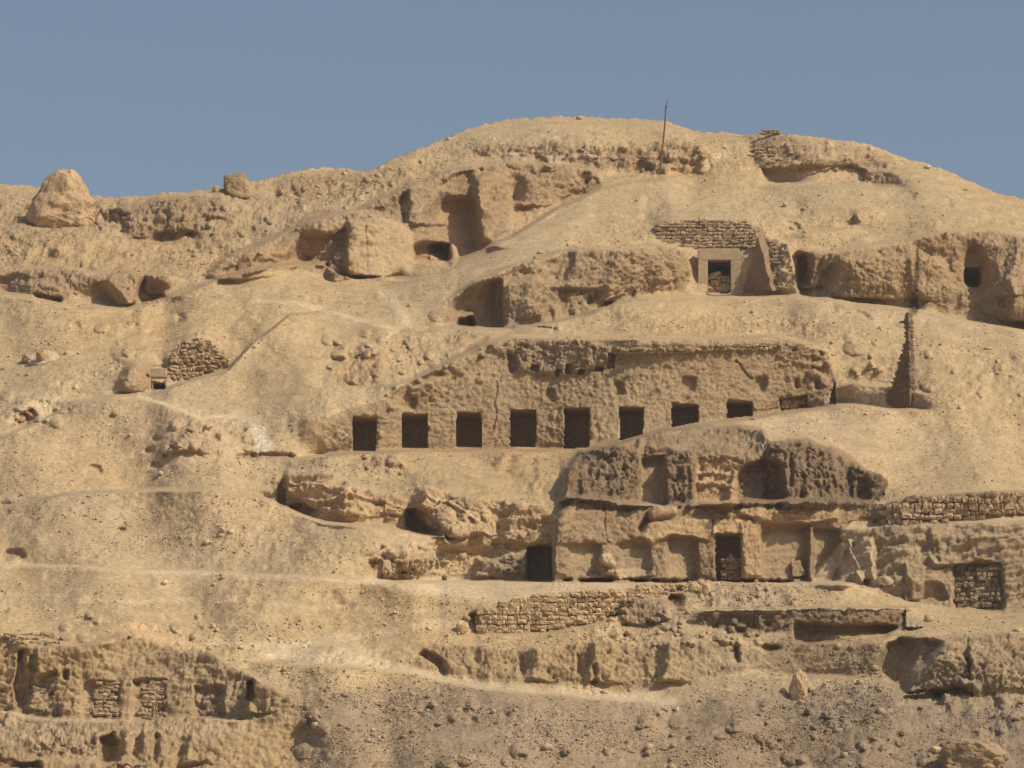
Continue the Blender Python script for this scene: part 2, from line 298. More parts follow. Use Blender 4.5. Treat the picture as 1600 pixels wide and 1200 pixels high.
# --- framed tomb and the cliffs to either side of it
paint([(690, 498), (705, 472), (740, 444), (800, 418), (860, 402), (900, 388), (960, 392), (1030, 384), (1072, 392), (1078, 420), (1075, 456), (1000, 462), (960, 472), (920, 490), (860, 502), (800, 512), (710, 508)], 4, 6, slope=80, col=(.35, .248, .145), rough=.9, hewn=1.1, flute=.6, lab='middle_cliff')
jump([(690, 474), (740, 440), (800, 415), (900, 386), (960, 388), (1040, 380), (1085, 386)], 3.0, 5)
jump([(690, 508), (800, 514), (860, 504), (920, 492), (960, 474), (1000, 464), (1240, 462), (1300, 468), (1420, 484), (1520, 502), (1640, 522)], 4.5, 3)
paint([(700, 502), (706, 478), (730, 454), (760, 440), (784, 440), (786, 506), (720, 510)], 14, 2, off=1.5, col=(.37, .255, .15), hewn=.15, rough=.2, fine=.5, lab='middle_cliff')
paint([(714, 510), (718, 497), (738, 497), (742, 510)], 2, 1, off=3.0)
paint([(888, 400), (900, 396), (888, 440), (872, 455)], 3, 3, off=.8)
knob(690, 494, 22, 11, .8, 0, col=ROCK, hewn=.6)
for (u, v) in ((858, 492), (920, 470), (950, 478), (985, 460)): paint([(u - 5, v + 8), (u - 4, v - 6), (u + 6, v - 7), (u + 7, v + 8)], 2, 2, off=.8)
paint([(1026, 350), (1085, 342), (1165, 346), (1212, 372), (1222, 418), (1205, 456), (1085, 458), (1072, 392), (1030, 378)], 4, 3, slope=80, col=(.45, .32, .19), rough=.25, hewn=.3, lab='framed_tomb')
paint([(1210, 380), (1240, 385), (1250, 455), (1205, 462)], 8, 5, slope=50, rough=.7, hewn=.6)
# right-hand cliff
RC = [(1244, 396), (1262, 392), (1300, 398), (1360, 388), (1420, 380), (1470, 366), (1540, 360), (1600, 372), (1640, 385), (1640, 516), (1600, 512), (1520, 498), (1420, 480), (1300, 466), (1246, 450)]
jump([(1240, 392), (1300, 392), (1360, 384), (1470, 362), (1540, 356), (1640, 378)], 3.0, 5)
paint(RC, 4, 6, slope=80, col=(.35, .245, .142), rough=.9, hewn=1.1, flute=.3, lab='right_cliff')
paint([(1246, 440), (1250, 402), (1262, 398), (1272, 404), (1264, 446)], 3, 2, off=2.0, col=BROWN, hewn=.3)
paint([(1274, 464), (1284, 428), (1300, 412), (1312, 414), (1300, 440), (1290, 466)], 3, 3, off=1.3, az=.6, col=BROWN, hewn=.3)
line([(1434, 388), (1433, 420)], 2.2, (.085, .055, .032), .9, jit=2)
line([(1433, 415), (1431, 450), (1430, 484)], 4.0, (.085, .055, .032), .92, jit=3)
line([(1431, 455), (1427, 484)], 7.0, (.12, .078, .045), .85, jit=3)
paint([(1504, 455), (1506, 385), (1520, 380), (1545, 386), (1550, 440), (1545, 462)], 14, 4, off=1.4, col=(.36, .25, .145), hewn=.4, lab='right_cliff')
paint([(1440, 470), (1530, 472), (1560, 505), (1440, 490)], 6, 5, slope=60, strata=.9, hewn=.4)
paint([(1540, 452), (1570, 430), (1600, 470), (1640, 480), (1640, 516), (1560, 505)], 6, 6, off=-.8, hewn=.7)
paint([(1528, 458), (1540, 448), (1560, 500), (1535, 490)], 4, 3, off=-.3, hewn=.4)
paint([(1192, 368), (1205, 456), (1250, 462), (1236, 384), (1212, 374)], 2, 2, off=-1.8, hewn=.7)
# --- the tomb on the left with its cone of stones
paint([(184, 612), (190, 588), (205, 572), (232, 566), (262, 556), (285, 535), (320, 528), (350, 548), (356, 575), (300, 592), (258, 606), (232, 614)], 3, 4, slope=76, col=(.43, .315, .195), rough=.5, hewn=.7, lab='left_tomb')
jump([(90, 628), (185, 617), (235, 614), (258, 608), (300, 594), (356, 578), (400, 525)], 3.5, 3)
paint([(234, 592), (234, 572), (258, 570), (260, 590)], 2, 0, off=.5, rough=.1, hewn=.1, col=(.46, .34, .21))
paint([(180, 598), (208, 574), (236, 568), (236, 575), (212, 584), (190, 600)], 2, 2, off=-.4, hewn=.6, col=ROCK)
knob(211, 594, 26, 24, 1.1, -20, col=ROCK, hewn=.7, p=.7)
knob(65, 560, 26, 10, .7, -5, col=PALE, hewn=.4); 
paint([(0, 668), (22, 640), (60, 622), (95, 616), (90, 640), (60, 664)], 5, 4, slope=50, hewn=.7, col=(.50, .38, .235))
paint([(24, 664), (30, 648), (52, 640), (58, 652), (40, 664)], 2, 3, off=1.5, col=BROWN)
line([(-20, 680), (40, 672), (90, 645), (110, 624), (180, 612)], 3, PALE, .45)
line([(215, 619), (262, 631), (320, 654), (345, 651), (380, 655)], 3.0, PALE, .75, jit=4, fine=.4, scree=.1)
line([(-100, 880), (60, 884), (250, 893), (420, 902), (600, 908)], 4, PALE, .6, jit=4, fine=.4, scree=.1)
line([(0, 930), (150, 940), (300, 935), (480, 948), (700, 958)], 4, PALE, .35, jit=7, fine=.5)
line([(368, 650), (395, 662), (408, 690), (412, 704)], 7, DUST, .75, jit=5)
paint([(395, 668), (412, 662), (428, 690), (424, 706), (400, 706)], 6, 4, col=(.56, .47, .35), k=.7, fine=.5)
paint([(250, 700), (290, 672), (345, 660), (395, 668), (392, 696), (300, 712)], 8, 8, slope=42, hewn=.8, rough=.8, col=(.43, .315, .195))
paint([(365, 716), (372, 709), (455, 709), (462, 716)], 2, 2, off=1.0, col=BROWN)
for (u, v, a, b) in ((240, 727, 10, 4), (232, 704, 8, 3), (120, 508, 8, 5), (280, 496, 7, 8), (488, 468, 12, 6), (20, 868, 18, 7), (190, 828, 8, 4), (145, 735, 14, 7)):
    paint([(u - a, v + b), (u - a * .5, v - b), (u + a * .8, v - b * .8), (u + a, v + b)], 2, 4, off=.7, hewn=.5)
line([(0, 790), (60, 784), (105, 771), (170, 768)], 2.0, (.36, .26, .165), .6, off=.2, jit=4)
line([(330, 452), (400, 466)], 2.6, PALE, .3, jit=6)
line([(400, 468), (500, 482), (560, 500), (625, 515), (560, 550)], 3.0, PALE, .6, jit=6, fine=.5, scree=.2)
line([(590, 455), (622, 480), (628, 505)], 8, PALE, .65, jit=8)
paint([(515, 600), (540, 560), (575, 545), (600, 555), (592, 598), (560, 602)], 6, 6, slope=46, hewn=1.0, rough=.9, col=ROCK)
paint([(620, 545), (636, 530), (655, 532), (662, 548), (645, 572), (630, 560)], 4, 5, slope=55, hewn=1.0, rough=.9, col=(.38, .27, .165))
paint([(622, 545), (630, 534), (640, 548), (628, 556)], 2, 3, off=.9)
paint([(690, 540), (705, 520), (730, 515), (740, 525), (715, 545)], 5, 5, hewn=1.0, rough=.8, col=ROCK)
paint([(722, 550), (738, 536), (765, 526), (760, 536), (735, 552)], 2, 3, off=.8, col=BROWN)
# --- the long facade with eight doorways
FAC = [(508, 712), (508, 652), (540, 640), (606, 624), (618, 606), (650, 594), (700, 570), (762, 540), (800, 528), (900, 530), (1060, 532), (1215, 528), (1292, 552), (1306, 600), (1306, 634), (1250, 644), (1150, 660), (1080, 668), (1010, 682), (965, 696), (850, 706), (660, 704), (600, 708)]
jump([(440, 716), (508, 712), (600, 706), (850, 703), (905, 700), (965, 693), (1010, 680), (1090, 662), (1150, 656), (1250, 641), (1330, 634)], 7.0, 2.5, taper=70)
jump([(600, 606), (650, 590), (700, 564), (760, 536), (800, 525), (900, 527), (1060, 529), (1215, 524), (1300, 548)], 6.0, 4, taper=60)
paint(FAC, 2, 3, slope=83, az=.15, col=HEWN, rough=.30, hewn=.55, strata=.15, lab='long_facade')
paint([(462, 716), (470, 660), (508, 648), (508, 712)], 3, 2, slope=80, az=-1.1, col=(.50, .35, .19), rough=.15, fine=.6, lab='long_facade')
paint([(508, 652), (530, 636), (606, 618), (606, 650), (548, 650), (520, 665)], 6, 4, slope=56, off=-.2, hewn=.5)
paint([(606, 625), (628, 598), (690, 580), (692, 588), (640, 606), (638, 618), (650, 622), (648, 640), (616, 640)], 2, 2, off=.7, hewn=.3)
line([(776, 600), (770, 625), (774, 652), (768, 672)], 1.2, STAIN, .3, off=.18, jit=10)
# mud brick remnants along its top
paint([(762, 540), (800, 530), (900, 530), (955, 540), (958, 560), (920, 580), (880, 586), (800, 578), (790, 556)], 2, 3, off=-.55, col=(.34, .245, .15), brick=1.0, hewn=.8, lab='long_facade')
paint([(792, 548), (806, 556), (810, 576), (796, 582)], 2, 2, off=1.0, col=BROWN)
for (u, v, a, b) in ((836, 574, 8, 5), (888, 576, 5, 7), (872, 580, 4, 5), (935, 578, 8, 4), (908, 582, 6, 4), (955, 563, 7, 13)):
    paint([(u - a, v + b), (u - a * .6, v - b), (u + a, v - b * .9), (u + a * .7, v + b)], 1, 3, off=.8, col=BROWN)
paint([(955, 538), (1060, 534), (1215, 530), (1240, 540), (1080, 548), (960, 550)], 3, 3, off=-.25, col=(.37, .275, .175), hewn=.4)
paint([(1215, 535), (1290, 553), (1302, 580), (1260, 572), (1215, 560)], 3, 3, off=-.2, col=(.37, .265, .16), hewn=.8, brick=.5)
for (u, v, a, b) in ((860, 617, 9, 9), (970, 610, 8, 12), (1073, 599, 10, 12), (1183, 600, 10, 11), (1244, 600, 4, 7), (1276, 604, 4, 7), (1284, 558, 13, 9)):
    paint([(u - a, v + b), (u - a * .8, v - b), (u + a * .9, v - b), (u + a, v + b)], 3, 6, off=.7, fine=.4, hewn=.2, lab='niche@long_facade' if u < 1230 else None)
line([(1150, 565), (1165, 585), (1172, 592)], 1.6, STAIN, .4, off=.2)
paint([(1296, 632), (1304, 596), (1307, 632)], 1, 1, off=1.0, col=BROWN)
paint([(1216, 624), (1260, 618), (1262, 636), (1220, 642)], 1, 2, off=.9, col=BROWN)
paint([(1305, 604), (1340, 597), (1400, 606), (1450, 618), (1450, 640), (1380, 637), (1305, 632)], 4, 2, slope=46, fine=.6, scree=.2)
jump([(1290, 632), (1330, 632), (1380, 638), (1460, 643)], 5, 2.5)
jump([(1300, 606), (1340, 598), (1400, 604), (1450, 615)], 2, 3)
# mound crest in front of the right doorways
paint([(965, 700), (1010, 684), (1090, 665), (1150, 660), (1250, 645), (1330, 638), (1400, 640), (1400, 660), (1200, 680), (1000, 702)], 10, 5, slope=22, col=(.47, .345, .21))
# --- slope and outcrops under the facade
paint([(552, 735), (580, 712), (620, 712), (632, 735), (600, 738)], 5, 6, slope=48, hewn=1.0, col=(.38, .27, .165), rough=.8)
paint([(735, 712), (760, 705), (790, 712), (840, 715), (838, 748), (800, 752), (770, 735)], 6, 5, slope=48, strata=.8, hewn=.5, col=ROCK)
paint([(782, 740), (795, 716), (838, 716), (840, 748), (800, 752)], 5, 3, off=1.3, col=(.40, .28, .15), hewn=.15)
OUT1 = [(432, 792), (434, 752), (452, 744), (470, 738), (520, 744), (560, 765), (620, 780), (646, 795), (640, 818), (600, 822), (520, 818), (460, 800)]
jump([(420, 752), (452, 742), (520, 740), (570, 765), (650, 785)], 2.0, 4)
paint(OUT1, 3, 5, slope=70, col=ORANGE, rough=.9, hewn=.6, strata=1.1, lab='orange_outcrop')
line([(455, 755), (520, 768), (600, 785), (632, 798)], 2.5, (.55, .38, .21), .6, off=-.35, jit=6)
paint([(434, 790), (436, 748), (446, 742), (450, 770), (445, 792)], 2, 2, off=1.8, col=BROWN)
paint([(446, 792), (450, 772), (470, 784), (500, 802), (480, 808)], 3, 3, off=1.0, col=(.42, .28, .16))
jump([(400, 772), (440, 793), (500, 815), (600, 822), (645, 832), (690, 838), (705, 850)], 5.5, 3, taper=14)
OUT2 = [(640, 832), (640, 790), (660, 765), (690, 768), (740, 785), (790, 782), (850, 795), (868, 810), (845, 835), (800, 855), (755, 868), (710, 868), (690, 838)]
paint(OUT2, 3, 6, slope=66, col=ORANGE, rough=1.0, hewn=.7, strata=1.1, lab='orange_outcrop_big')
paint([(636, 822), (640, 800), (652, 796), (672, 806), (692, 826), (686, 838), (650, 832)], 3, 3, off=2.0, col=(.40, .27, .16), hewn=.2)
knob(668, 782, 26, 22, 1.3, 20, col=ORANGE, strata=1.0); knob(690, 812, 26, 22, 1.2, 35, col=ORANGE, strata=.8); knob(712, 838, 22, 20, 1.0, 10, col=ORANGE, hewn=.7)
line([(668, 774), (700, 788), (722, 798), (745, 815)], 2.5, PALE, .5, off=-.3)
# --- the lower court
TERR = [(560, 912), (700, 909), (820, 909), (1000, 910), (1330, 912), (1380, 925)]
paint([(560, 904), (700, 904), (820, 906), (1090, 908), (1340, 910), (1340, 918), (1090, 914), (980, 930), (760, 945), (580, 915)], 6, 2, slope=24, col=PALE, k=.6, rough=.1, fine=.5)
jump(TERR, 7.0, 3, taper=60)
LF = [(864, 908), (866, 812), (875, 800), (905, 778), (960, 785), (1040, 792), (1090, 788), (1160, 782), (1310, 780), (1385, 790), (1380, 810), (1350, 830), (1330, 850), (1300, 908)]
paint([(700, 906), (690, 850), (760, 865), (850, 835), (870, 810), (880, 795), (866, 906)], 3, 3, slope=72, col=(.44, .31, .18), rough=.5, hewn=.6, strata=.4)
paint([(1330, 845), (1365, 830), (1380, 822), (1640, 820), (1640, 925), (1560, 950), (1490, 950), (1440, 940), (1350, 920), (1330, 905)], 4, 4, slope=78, col=(.37, .265, .158), rough=.6, hewn=.4, strata=1.2, lab='right_rock_face')
paint(LF, 2, 3, slope=83, az=.7, col=(.315, .22, .128), rough=.5, hewn=.8, strata=.3, lab='lower_facade')  # court front turned from the sun: part of that shade is in the colour
jump([(860, 782), (905, 776), (1040, 790), (1160, 782), (1310, 778), (1390, 788)], 3.0, 3, taper=40)
paint([(825, 908), (826, 856), (862, 854), (864, 908)], 2, 1, off=3.5, col=(.40, .29, .17), hewn=.1, rough=.1, lab='lower_facade')
for (a, b, c, d, o) in ((888, 850, 938, 900, .55), (968, 848, 1016, 900, .6), (1043, 838, 1090, 906, .75), (1190, 822, 1264, 906, .9), (1270, 826, 1312, 906, 1.0)):
    paint([(a, d), (a + 1, b + 2), ((a + c) / 2, b + 1), (c - 1, b + 2), (c, d)], 2, 3, off=o * 1.1, hewn=.12, flute=.2, rough=.1, fine=.5, col=(.35, .255, .152), lab='bay@lower_facade')
paint([(1090, 906), (1090, 850), (1115, 850), (1118, 906)], 1, 2, off=-.3, hewn=.9, lab='pilaster@lower_facade')
paint([(1160, 906), (1158, 815), (1188, 815), (1192, 906)], 2, 3, off=-.45, hewn=.7, col=ORANGE, k=.6, lab='pilaster@lower_facade')
paint([(1015, 906), (1010, 872), (1020, 850), (1040, 850), (1044, 906)], 2, 3, off=-.35, hewn=.9, lab='pilaster@lower_facade')
paint([(938, 900), (936, 855), (955, 845), (968, 900)], 2, 3, off=-.35, hewn=.8, lab='pilaster@lower_facade')
paint([(862, 906), (864, 850), (884, 846), (890, 906)], 2, 3, off=-.3, hewn=.8, lab='pilaster@lower_facade')
paint([(1262, 906), (1262, 824), (1269, 824), (1270, 906)], 1, 1, off=-.3, hewn=.2, lab='pilaster@lower_facade')
paint([(1238, 902), (1236, 878), (1252, 874), (1260, 900)], 1, 2, off=-.6, hewn=.5)
paint([(1000, 838), (1010, 818), (1050, 812), (1110, 810), (1120, 830), (1110, 846), (1050, 836), (1020, 850)], 2, 3, off=-.8, hewn=.4, col=(.46, .32, .18))
paint([(1010, 808), (1025, 792), (1055, 790), (1056, 806), (1020, 812)], 2, 2, off=-.7, hewn=.3, col=ORANGE)
paint([(995, 828), (1012, 802), (1018, 812), (1004, 832)], 2, 2, off=.9, col=BROWN)
paint([(1115, 836), (1116, 812), (1160, 812), (1162, 834)], 1, 2, off=-.5, hewn=.3, col=ORANGE)
paint([(1155, 802), (1160, 786), (1220, 784), (1310, 788), (1310, 812), (1260, 822), (1190, 815)], 3, 4, off=-.7, strata=1.2, hewn=.6, col=(.42, .295, .17))
paint([(866, 850), (870, 812), (900, 800), (990, 800), (1000, 840), (960, 850)], 4, 4, off=-.5, hewn=1.0)
line([(943, 790), (944, 830), (950, 850)], 1.6, STAIN, .4, off=.3, jit=4)
knob(948, 876, 14, 9, .8, 30, col=(.5, .37, .23)); knob(985, 896, 40, 8, .6, 0, col=(.47, .345, .21))
# side wall right of the court, plastered smooth, its face towards the sun's far side
paint([(1262, 912), (1310, 850), (1328, 842), (1352, 905), (1345, 915), (1300, 918)], 2, 1.5, off=-1.6, az=-.5, col=(.48, .365, .235), rough=.08, hewn=.05, fine=.5, lab='right_rock_face')
paint([(1330, 842), (1365, 840), (1368, 905), (1352, 905)], 3, 3, off=-1.2, col=(.48, .36, .23), rough=.2, hewn=.2, lab='right_rock_face')
line([(1326, 842), (1338, 870), (1345, 900), (1352, 918)], 2, (.52, .40, .27), .7, off=-.4)
knob(1342, 830, 30, 14, .8, -15, col=(.46, .34, .21), hewn=.6)
jump([(1310, 826), (1380, 825), (1450, 818), (1640, 812)], 2.5, 3)
line([(1330, 826), (1440, 820), (1640, 806)], 4, PALE, .4)
paint([(1440, 826), (1500, 818), (1640, 812), (1640, 830), (1480, 836)], 3, 3, off=.6, col=(.37, .26, .16), strata=.8)
for P in ([(1452, 850), (1462, 846), (1468, 878), (1456, 872)], [(1410, 930), (1414, 905), (1420, 905), (1424, 932)], [(1440, 936), (1444, 912), (1470, 915), (1482, 936)]): paint(P, 2, 3, off=.7)
paint([(1488, 950), (1490, 884), (1564, 880), (1566, 952)], 2, 6, off=1.2, col=(.36, .26, .155), hewn=.3, lab='right_rock_face')
knob(1376, 912, 20, 9, .8, 10, col=(.50, .37, .23)); knob(1360, 922, 14, 6, .5, 0, col=(.48, .35, .22))
# --- eroded mud brick ruin above the lower facade
RUIN = [(880, 782), (884, 735), (905, 705), (960, 690), (990, 682), (1050, 668), (1150, 664), (1192, 672), (1205, 690), (1260, 684), (1310, 700), (1350, 730), (1388, 752), (1384, 778), (1355, 792), (1310, 790), (1160, 788), (1090, 790), (1000, 792), (905, 780)]
jump([(900, 704), (990, 680), (1060, 666), (1150, 661), (1200, 676), (1260, 684), (1350, 728), (1390, 750)], 3.0, 4, taper=30)
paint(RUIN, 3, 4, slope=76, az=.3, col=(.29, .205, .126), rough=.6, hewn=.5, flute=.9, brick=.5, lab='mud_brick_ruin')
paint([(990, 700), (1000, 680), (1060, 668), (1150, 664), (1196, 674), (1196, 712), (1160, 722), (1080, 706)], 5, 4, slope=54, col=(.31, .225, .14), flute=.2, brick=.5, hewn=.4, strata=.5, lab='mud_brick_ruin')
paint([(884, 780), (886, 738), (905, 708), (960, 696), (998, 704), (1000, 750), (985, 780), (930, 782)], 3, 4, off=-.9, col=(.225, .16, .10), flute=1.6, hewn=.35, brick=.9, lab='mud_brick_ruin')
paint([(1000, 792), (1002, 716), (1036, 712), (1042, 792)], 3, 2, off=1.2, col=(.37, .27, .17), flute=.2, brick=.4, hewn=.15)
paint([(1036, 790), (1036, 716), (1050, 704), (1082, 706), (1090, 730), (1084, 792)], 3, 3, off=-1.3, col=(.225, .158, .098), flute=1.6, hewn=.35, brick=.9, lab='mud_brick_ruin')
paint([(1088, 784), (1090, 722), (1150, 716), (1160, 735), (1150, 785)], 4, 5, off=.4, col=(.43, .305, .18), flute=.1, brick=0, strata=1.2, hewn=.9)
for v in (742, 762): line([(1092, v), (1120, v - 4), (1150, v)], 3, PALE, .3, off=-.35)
paint([(1150, 790), (1152, 744), (1164, 730), (1196, 718), (1222, 730), (1222, 790)], 7, 7, off=1.9, col=(.24, .172, .108), flute=.4, hewn=.4, brick=.7)  # recess in the ruin: shade partly painted in as darker mud
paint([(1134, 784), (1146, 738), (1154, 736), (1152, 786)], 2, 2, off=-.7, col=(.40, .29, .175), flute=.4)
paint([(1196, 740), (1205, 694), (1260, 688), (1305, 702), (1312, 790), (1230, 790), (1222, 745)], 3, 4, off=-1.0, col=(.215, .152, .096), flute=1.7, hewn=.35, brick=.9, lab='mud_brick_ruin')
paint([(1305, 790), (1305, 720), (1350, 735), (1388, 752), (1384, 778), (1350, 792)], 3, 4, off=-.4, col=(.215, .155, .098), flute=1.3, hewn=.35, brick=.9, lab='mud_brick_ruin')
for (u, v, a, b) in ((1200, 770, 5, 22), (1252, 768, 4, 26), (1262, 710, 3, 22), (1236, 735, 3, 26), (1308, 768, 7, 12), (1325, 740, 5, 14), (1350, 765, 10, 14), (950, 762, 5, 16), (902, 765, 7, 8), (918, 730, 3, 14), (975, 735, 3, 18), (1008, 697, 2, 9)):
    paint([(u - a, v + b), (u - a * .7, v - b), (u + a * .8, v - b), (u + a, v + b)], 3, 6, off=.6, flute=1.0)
for PP in (LF, RUIN):
    s_, m_ = paint(PP, 2, 3); OFF[s_] -= (4.6 if PP is LF else 3.4) * m_ * np.clip((1340 - U[s_]) / 200, 0, 1)
# --- low block left of the court, ruined stonework beyond it
paint([(742, 905), (746, 874), (800, 868), (824, 868), (826, 906)], 2, 2, slope=80, off=-.9, col=(.36, .265, .165), brick=.9, hewn=.5, lab='mud_brick_block')
paint([(570, 885), (600, 858), (680, 842), (700, 868), (690, 905), (610, 905)], 4, 5, slope=52, rough=.8, hewn=.7, col=(.44, .325, .20))
paint([(575, 878), (598, 880), (592, 895), (578, 892)], 2, 3, off=.8, col=BROWN)
paint([(1376, 824), (1376, 800), (1390, 786), (1430, 776), (1520, 770), (1640, 768), (1640, 802), (1560, 808), (1480, 818)], 2, 1, slope=80, col=(.27, .195, .12), hewn=.2, scree=0)
jump([(1370, 800), (1390, 784), (1430, 774), (1520, 768), (1640, 766)], 2.5, 3)
jump([(-240, 806), (0, 792), (105, 772), (170, 768), (330, 762), (430, 782)], 3.5, 3)
# --- below the terrace
paint([(742, 992), (742, 956), (800, 938), (870, 926), (970, 920), (1064, 906), (1068, 922), (985, 940), (965, 962), (920, 976), (860, 988)], 3, 1, slope=78, col=(.42, .31, .18), rough=.15, hewn=.2, scree=0, lab='retaining_wall')
jump([(740, 992), (860, 990), (930, 975), (975, 960)], 2.0, 3, taper=10)
paint([(966, 962), (975, 938), (985, 930), (1040, 936), (1045, 970), (1010, 982), (980, 976)], 2, 3, slope=76, off=-.9, col=(.33, .235, .145), brick=.9, hewn=.7, rough=.5, lab='mud_brick_stub')
paint([(1038, 944), (1044, 932), (1070, 931), (1066, 945), (1056, 950)], 2, 2, off=2.5, col=BROWN)
paint([(1060, 912), (1130, 905), (1250, 920), (1250, 955), (1150, 950), (1080, 935)], 6, 6, rough=.9, hewn=1.0, col=(.40, .295, .185), scree=3)
paint([(730, 990), (732, 962), (744, 958), (746, 992)], 2, 2, off=1.2, col=BROWN)
LW = [(1078, 972), (1085, 958), (1120, 953), (1300, 951), (1430, 950), (1432, 984), (1340, 986), (1240, 984), (1150, 990)]
jump([(1085, 956), (1120, 952), (1300, 949), (1440, 948)], 3.0, 3, taper=20)
paint(LW, 2, 2, slope=80, col=(.26, .18, .108), rough=.4, hewn=.8, brick=.5, lab='low_mud_wall')
line([(1100, 955), (1300, 953), (1430, 952)], 1.8, PALE, .8, jit=1.5, off=-.3)
paint([(1110, 984), (1130, 962), (1180, 964), (1180, 984), (1150, 992)], 3, 3, off=.5, hewn=.8)
paint([(1416, 982), (1415, 946), (1440, 944), (1442, 980)], 1, 1, off=-.8, col=(.43, .32, .2), hewn=.4, lab='low_mud_wall')
paint([(1240, 1000), (1242, 978), (1330, 976), (1400, 980), (1380, 998), (1330, 1006)], 4, 8, off=2.0, col=(.38, .27, .16), hewn=.2)
paint([(1195, 1052), (1200, 1010), (1230, 985), (1330, 1000), (1380, 1012), (1384, 1060), (1300, 1056)], 5, 4, slope=70, col=(.28, .2, .12), hewn=.35, rough=.5, fine=.6, strata=.5)
paint([(1376, 1050), (1378, 1012), (1400, 1000), (1450, 1002), (1475, 1006), (1460, 1022), (1430, 1050), (1416, 1078), (1395, 1072)], 5, 9, slope=84, off=2.5, col=(.29, .215, .138), hewn=.5)  # hollow: its shade is deepened by a darker colour
paint([(1420, 1080), (1440, 1045), (1470, 1018), (1500, 1000), (1560, 992), (1640, 990), (1640, 1088), (1540, 1090), (1440, 1086)], 4, 6, slope=68, off=-.8, col=(.36, .262, .158), rough=1.0, hewn=1.1, flute=.6, lab='pale_bank')
line([(1512, 1030), (1514, 1060), (1517, 1088)], 2, STAIN, .4, off=.5)
paint([(1404, 1102), (1412, 1088), (1470, 1086), (1475, 1108), (1440, 1106)], 3, 3, off=1.6, col=(.34, .26, .16))
jump([(1180, 1062), (1300, 1058), (1384, 1068), (1420, 1085), (1640, 1092)], 2.5, 3)
BANK = [(650, 1045), (660, 1015), (720, 1010), (800, 1015), (900, 1012), (1000, 1010), (1100, 1005), (1160, 1008), (1200, 1020), (1200, 1045), (1140, 1055), (1090, 1065), (1020, 1080), (920, 1072), (800, 1066), (720, 1062)]
paint(BANK, 4, 6, slope=60, col=YELL, rough=.9, hewn=.6, flute=.55, lab='fluted_bank')
paint([(652, 1026), (664, 1020), (690, 1034), (700, 1055), (690, 1056), (676, 1040)], 2, 2, off=1.0, col=BROWN)
for (u, v) in ((904, 1040), (928, 1055), (815, 1040), (1150, 1020)): paint([(u - 4, v + 16), (u - 3, v - 14), (u + 3, v - 14), (u + 5, v + 16)], 2, 3, off=.7)
paint([(1185, 1012), (1196, 1006), (1220, 1012), (1200, 1020)], 2, 2, off=1.2); paint([(1138, 1022), (1152, 1016), (1155, 1040), (1145, 1042)], 2, 3, off=.7)
line([(330, 1005), (430, 1006), (560, 995), (700, 975), (740, 985)], 6, PALE, .55, jit=5)
line([(420, 1020), (520, 1030), (640, 1045), (720, 1066), (830, 1078), (930, 1087), (1050, 1096)], 7, PALE, .7, jit=5, scree=.3)
paint([(400, 1005), (560, 1000), (600, 1030), (520, 1036), (400, 1025)], 14, 8, col=PALE, k=.35, slope=24, scree=.3)
jump([(400, 1034), (520, 1040), (640, 1052), (720, 1070), (830, 1084), (1050, 1100)], 2.5, 4)
# --- lower left cliff with blocked openings
LC = [(-240, 985), (0, 985), (25, 1010), (120, 1012), (210, 990), (300, 1010), (360, 1040), (400, 1062), (432, 1070), (470, 1100), (480, 1140), (440, 1180), (420, 1360), (-240, 1360)]
paint(LC, 5, 7, slope=66, col=YELL, rough=.9, hewn=.4, flute=.5, strata=.4, scree=.3, lab='lower_left_cliff')
jump([(-240, 982), (0, 984), (120, 1010), (215, 985), (300, 1006), (400, 1060), (470, 1100)], 2.5, 4)
paint([(180, 975), (215, 968), (290, 985), (335, 1025), (300, 1022), (220, 1000)], 6, 5, slope=50, hewn=.7, col=(.50, .35, .2))
jump([(-240, 1120), (0, 1110), (60, 1122), (150, 1127), (300, 1125), (400, 1132)], 2.5, 3)
line([(-20, 1108), (60, 1122), (150, 1128), (300, 1126), (390, 1130)], 2.2, PALE, .7, jit=2)
paint([(28, 1050), (30, 1018), (40, 1016), (42, 1112), (28, 1110), (20, 1070)], 2, 2, off=1.2, col=BROWN)
paint([(42, 1120), (44, 1056), (90, 1050), (94, 1122)], 2, 2, off=.4, col=(.36, .27, .17), brick=1.0, flute=.1, hewn=.3)
for (a, b, c) in ((130, 186, 1064), (206, 260, 1064)): paint([(a, 1127), (a + 1, c), (c and b, c - 2), (b, 1127)], 4, 7, off=.7, col=(.40, .29, .17), flute=.1, hewn=.2)
paint([(304, 1122), (305, 1076), (350, 1072), (352, 1120)], 2, 2, off=.8, col=(.36, .265, .165), brick=.9, flute=.1)
paint([(386, 1092), (386, 1064), (397, 1060), (398, 1096)], 2, 2, off=1.4, col=BROWN)
paint([(46, 1046), (48, 1024), (58, 1024), (58, 1050)], 2, 2, off=.9); paint([(98, 1062), (100, 1048), (106, 1048), (106, 1064)], 2, 1, off=.8)
paint([(-240, 1128), (0, 1118), (60, 1128), (150, 1133), (300, 1130), (400, 1135), (400, 1150), (150, 1150), (60, 1165), (-240, 1165)], 4, 4, slope=55, hewn=.8, brick=.4, flute=.1, col=(.41, .30, .185))
paint([(154, 1190), (156, 1152), (176, 1146), (186, 1160), (178, 1190)], 3, 3, off=1.4, col=(.37, .26, .15))
paint([(204, 1178), (206, 1150), (222, 1142), (224, 1172), (212, 1184)], 3, 3, off=1.0)
paint([(238, 1190), (244, 1152), (250, 1154), (244, 1192)], 2, 2, off=.8)
jump([(-240, 1186), (0, 1184), (150, 1190), (250, 1194)], 1.5, 3)
paint([(-20, 1200), (-20, 1184), (60, 1190), (65, 1202)], 2, 2, off=1.5, col=BROWN)
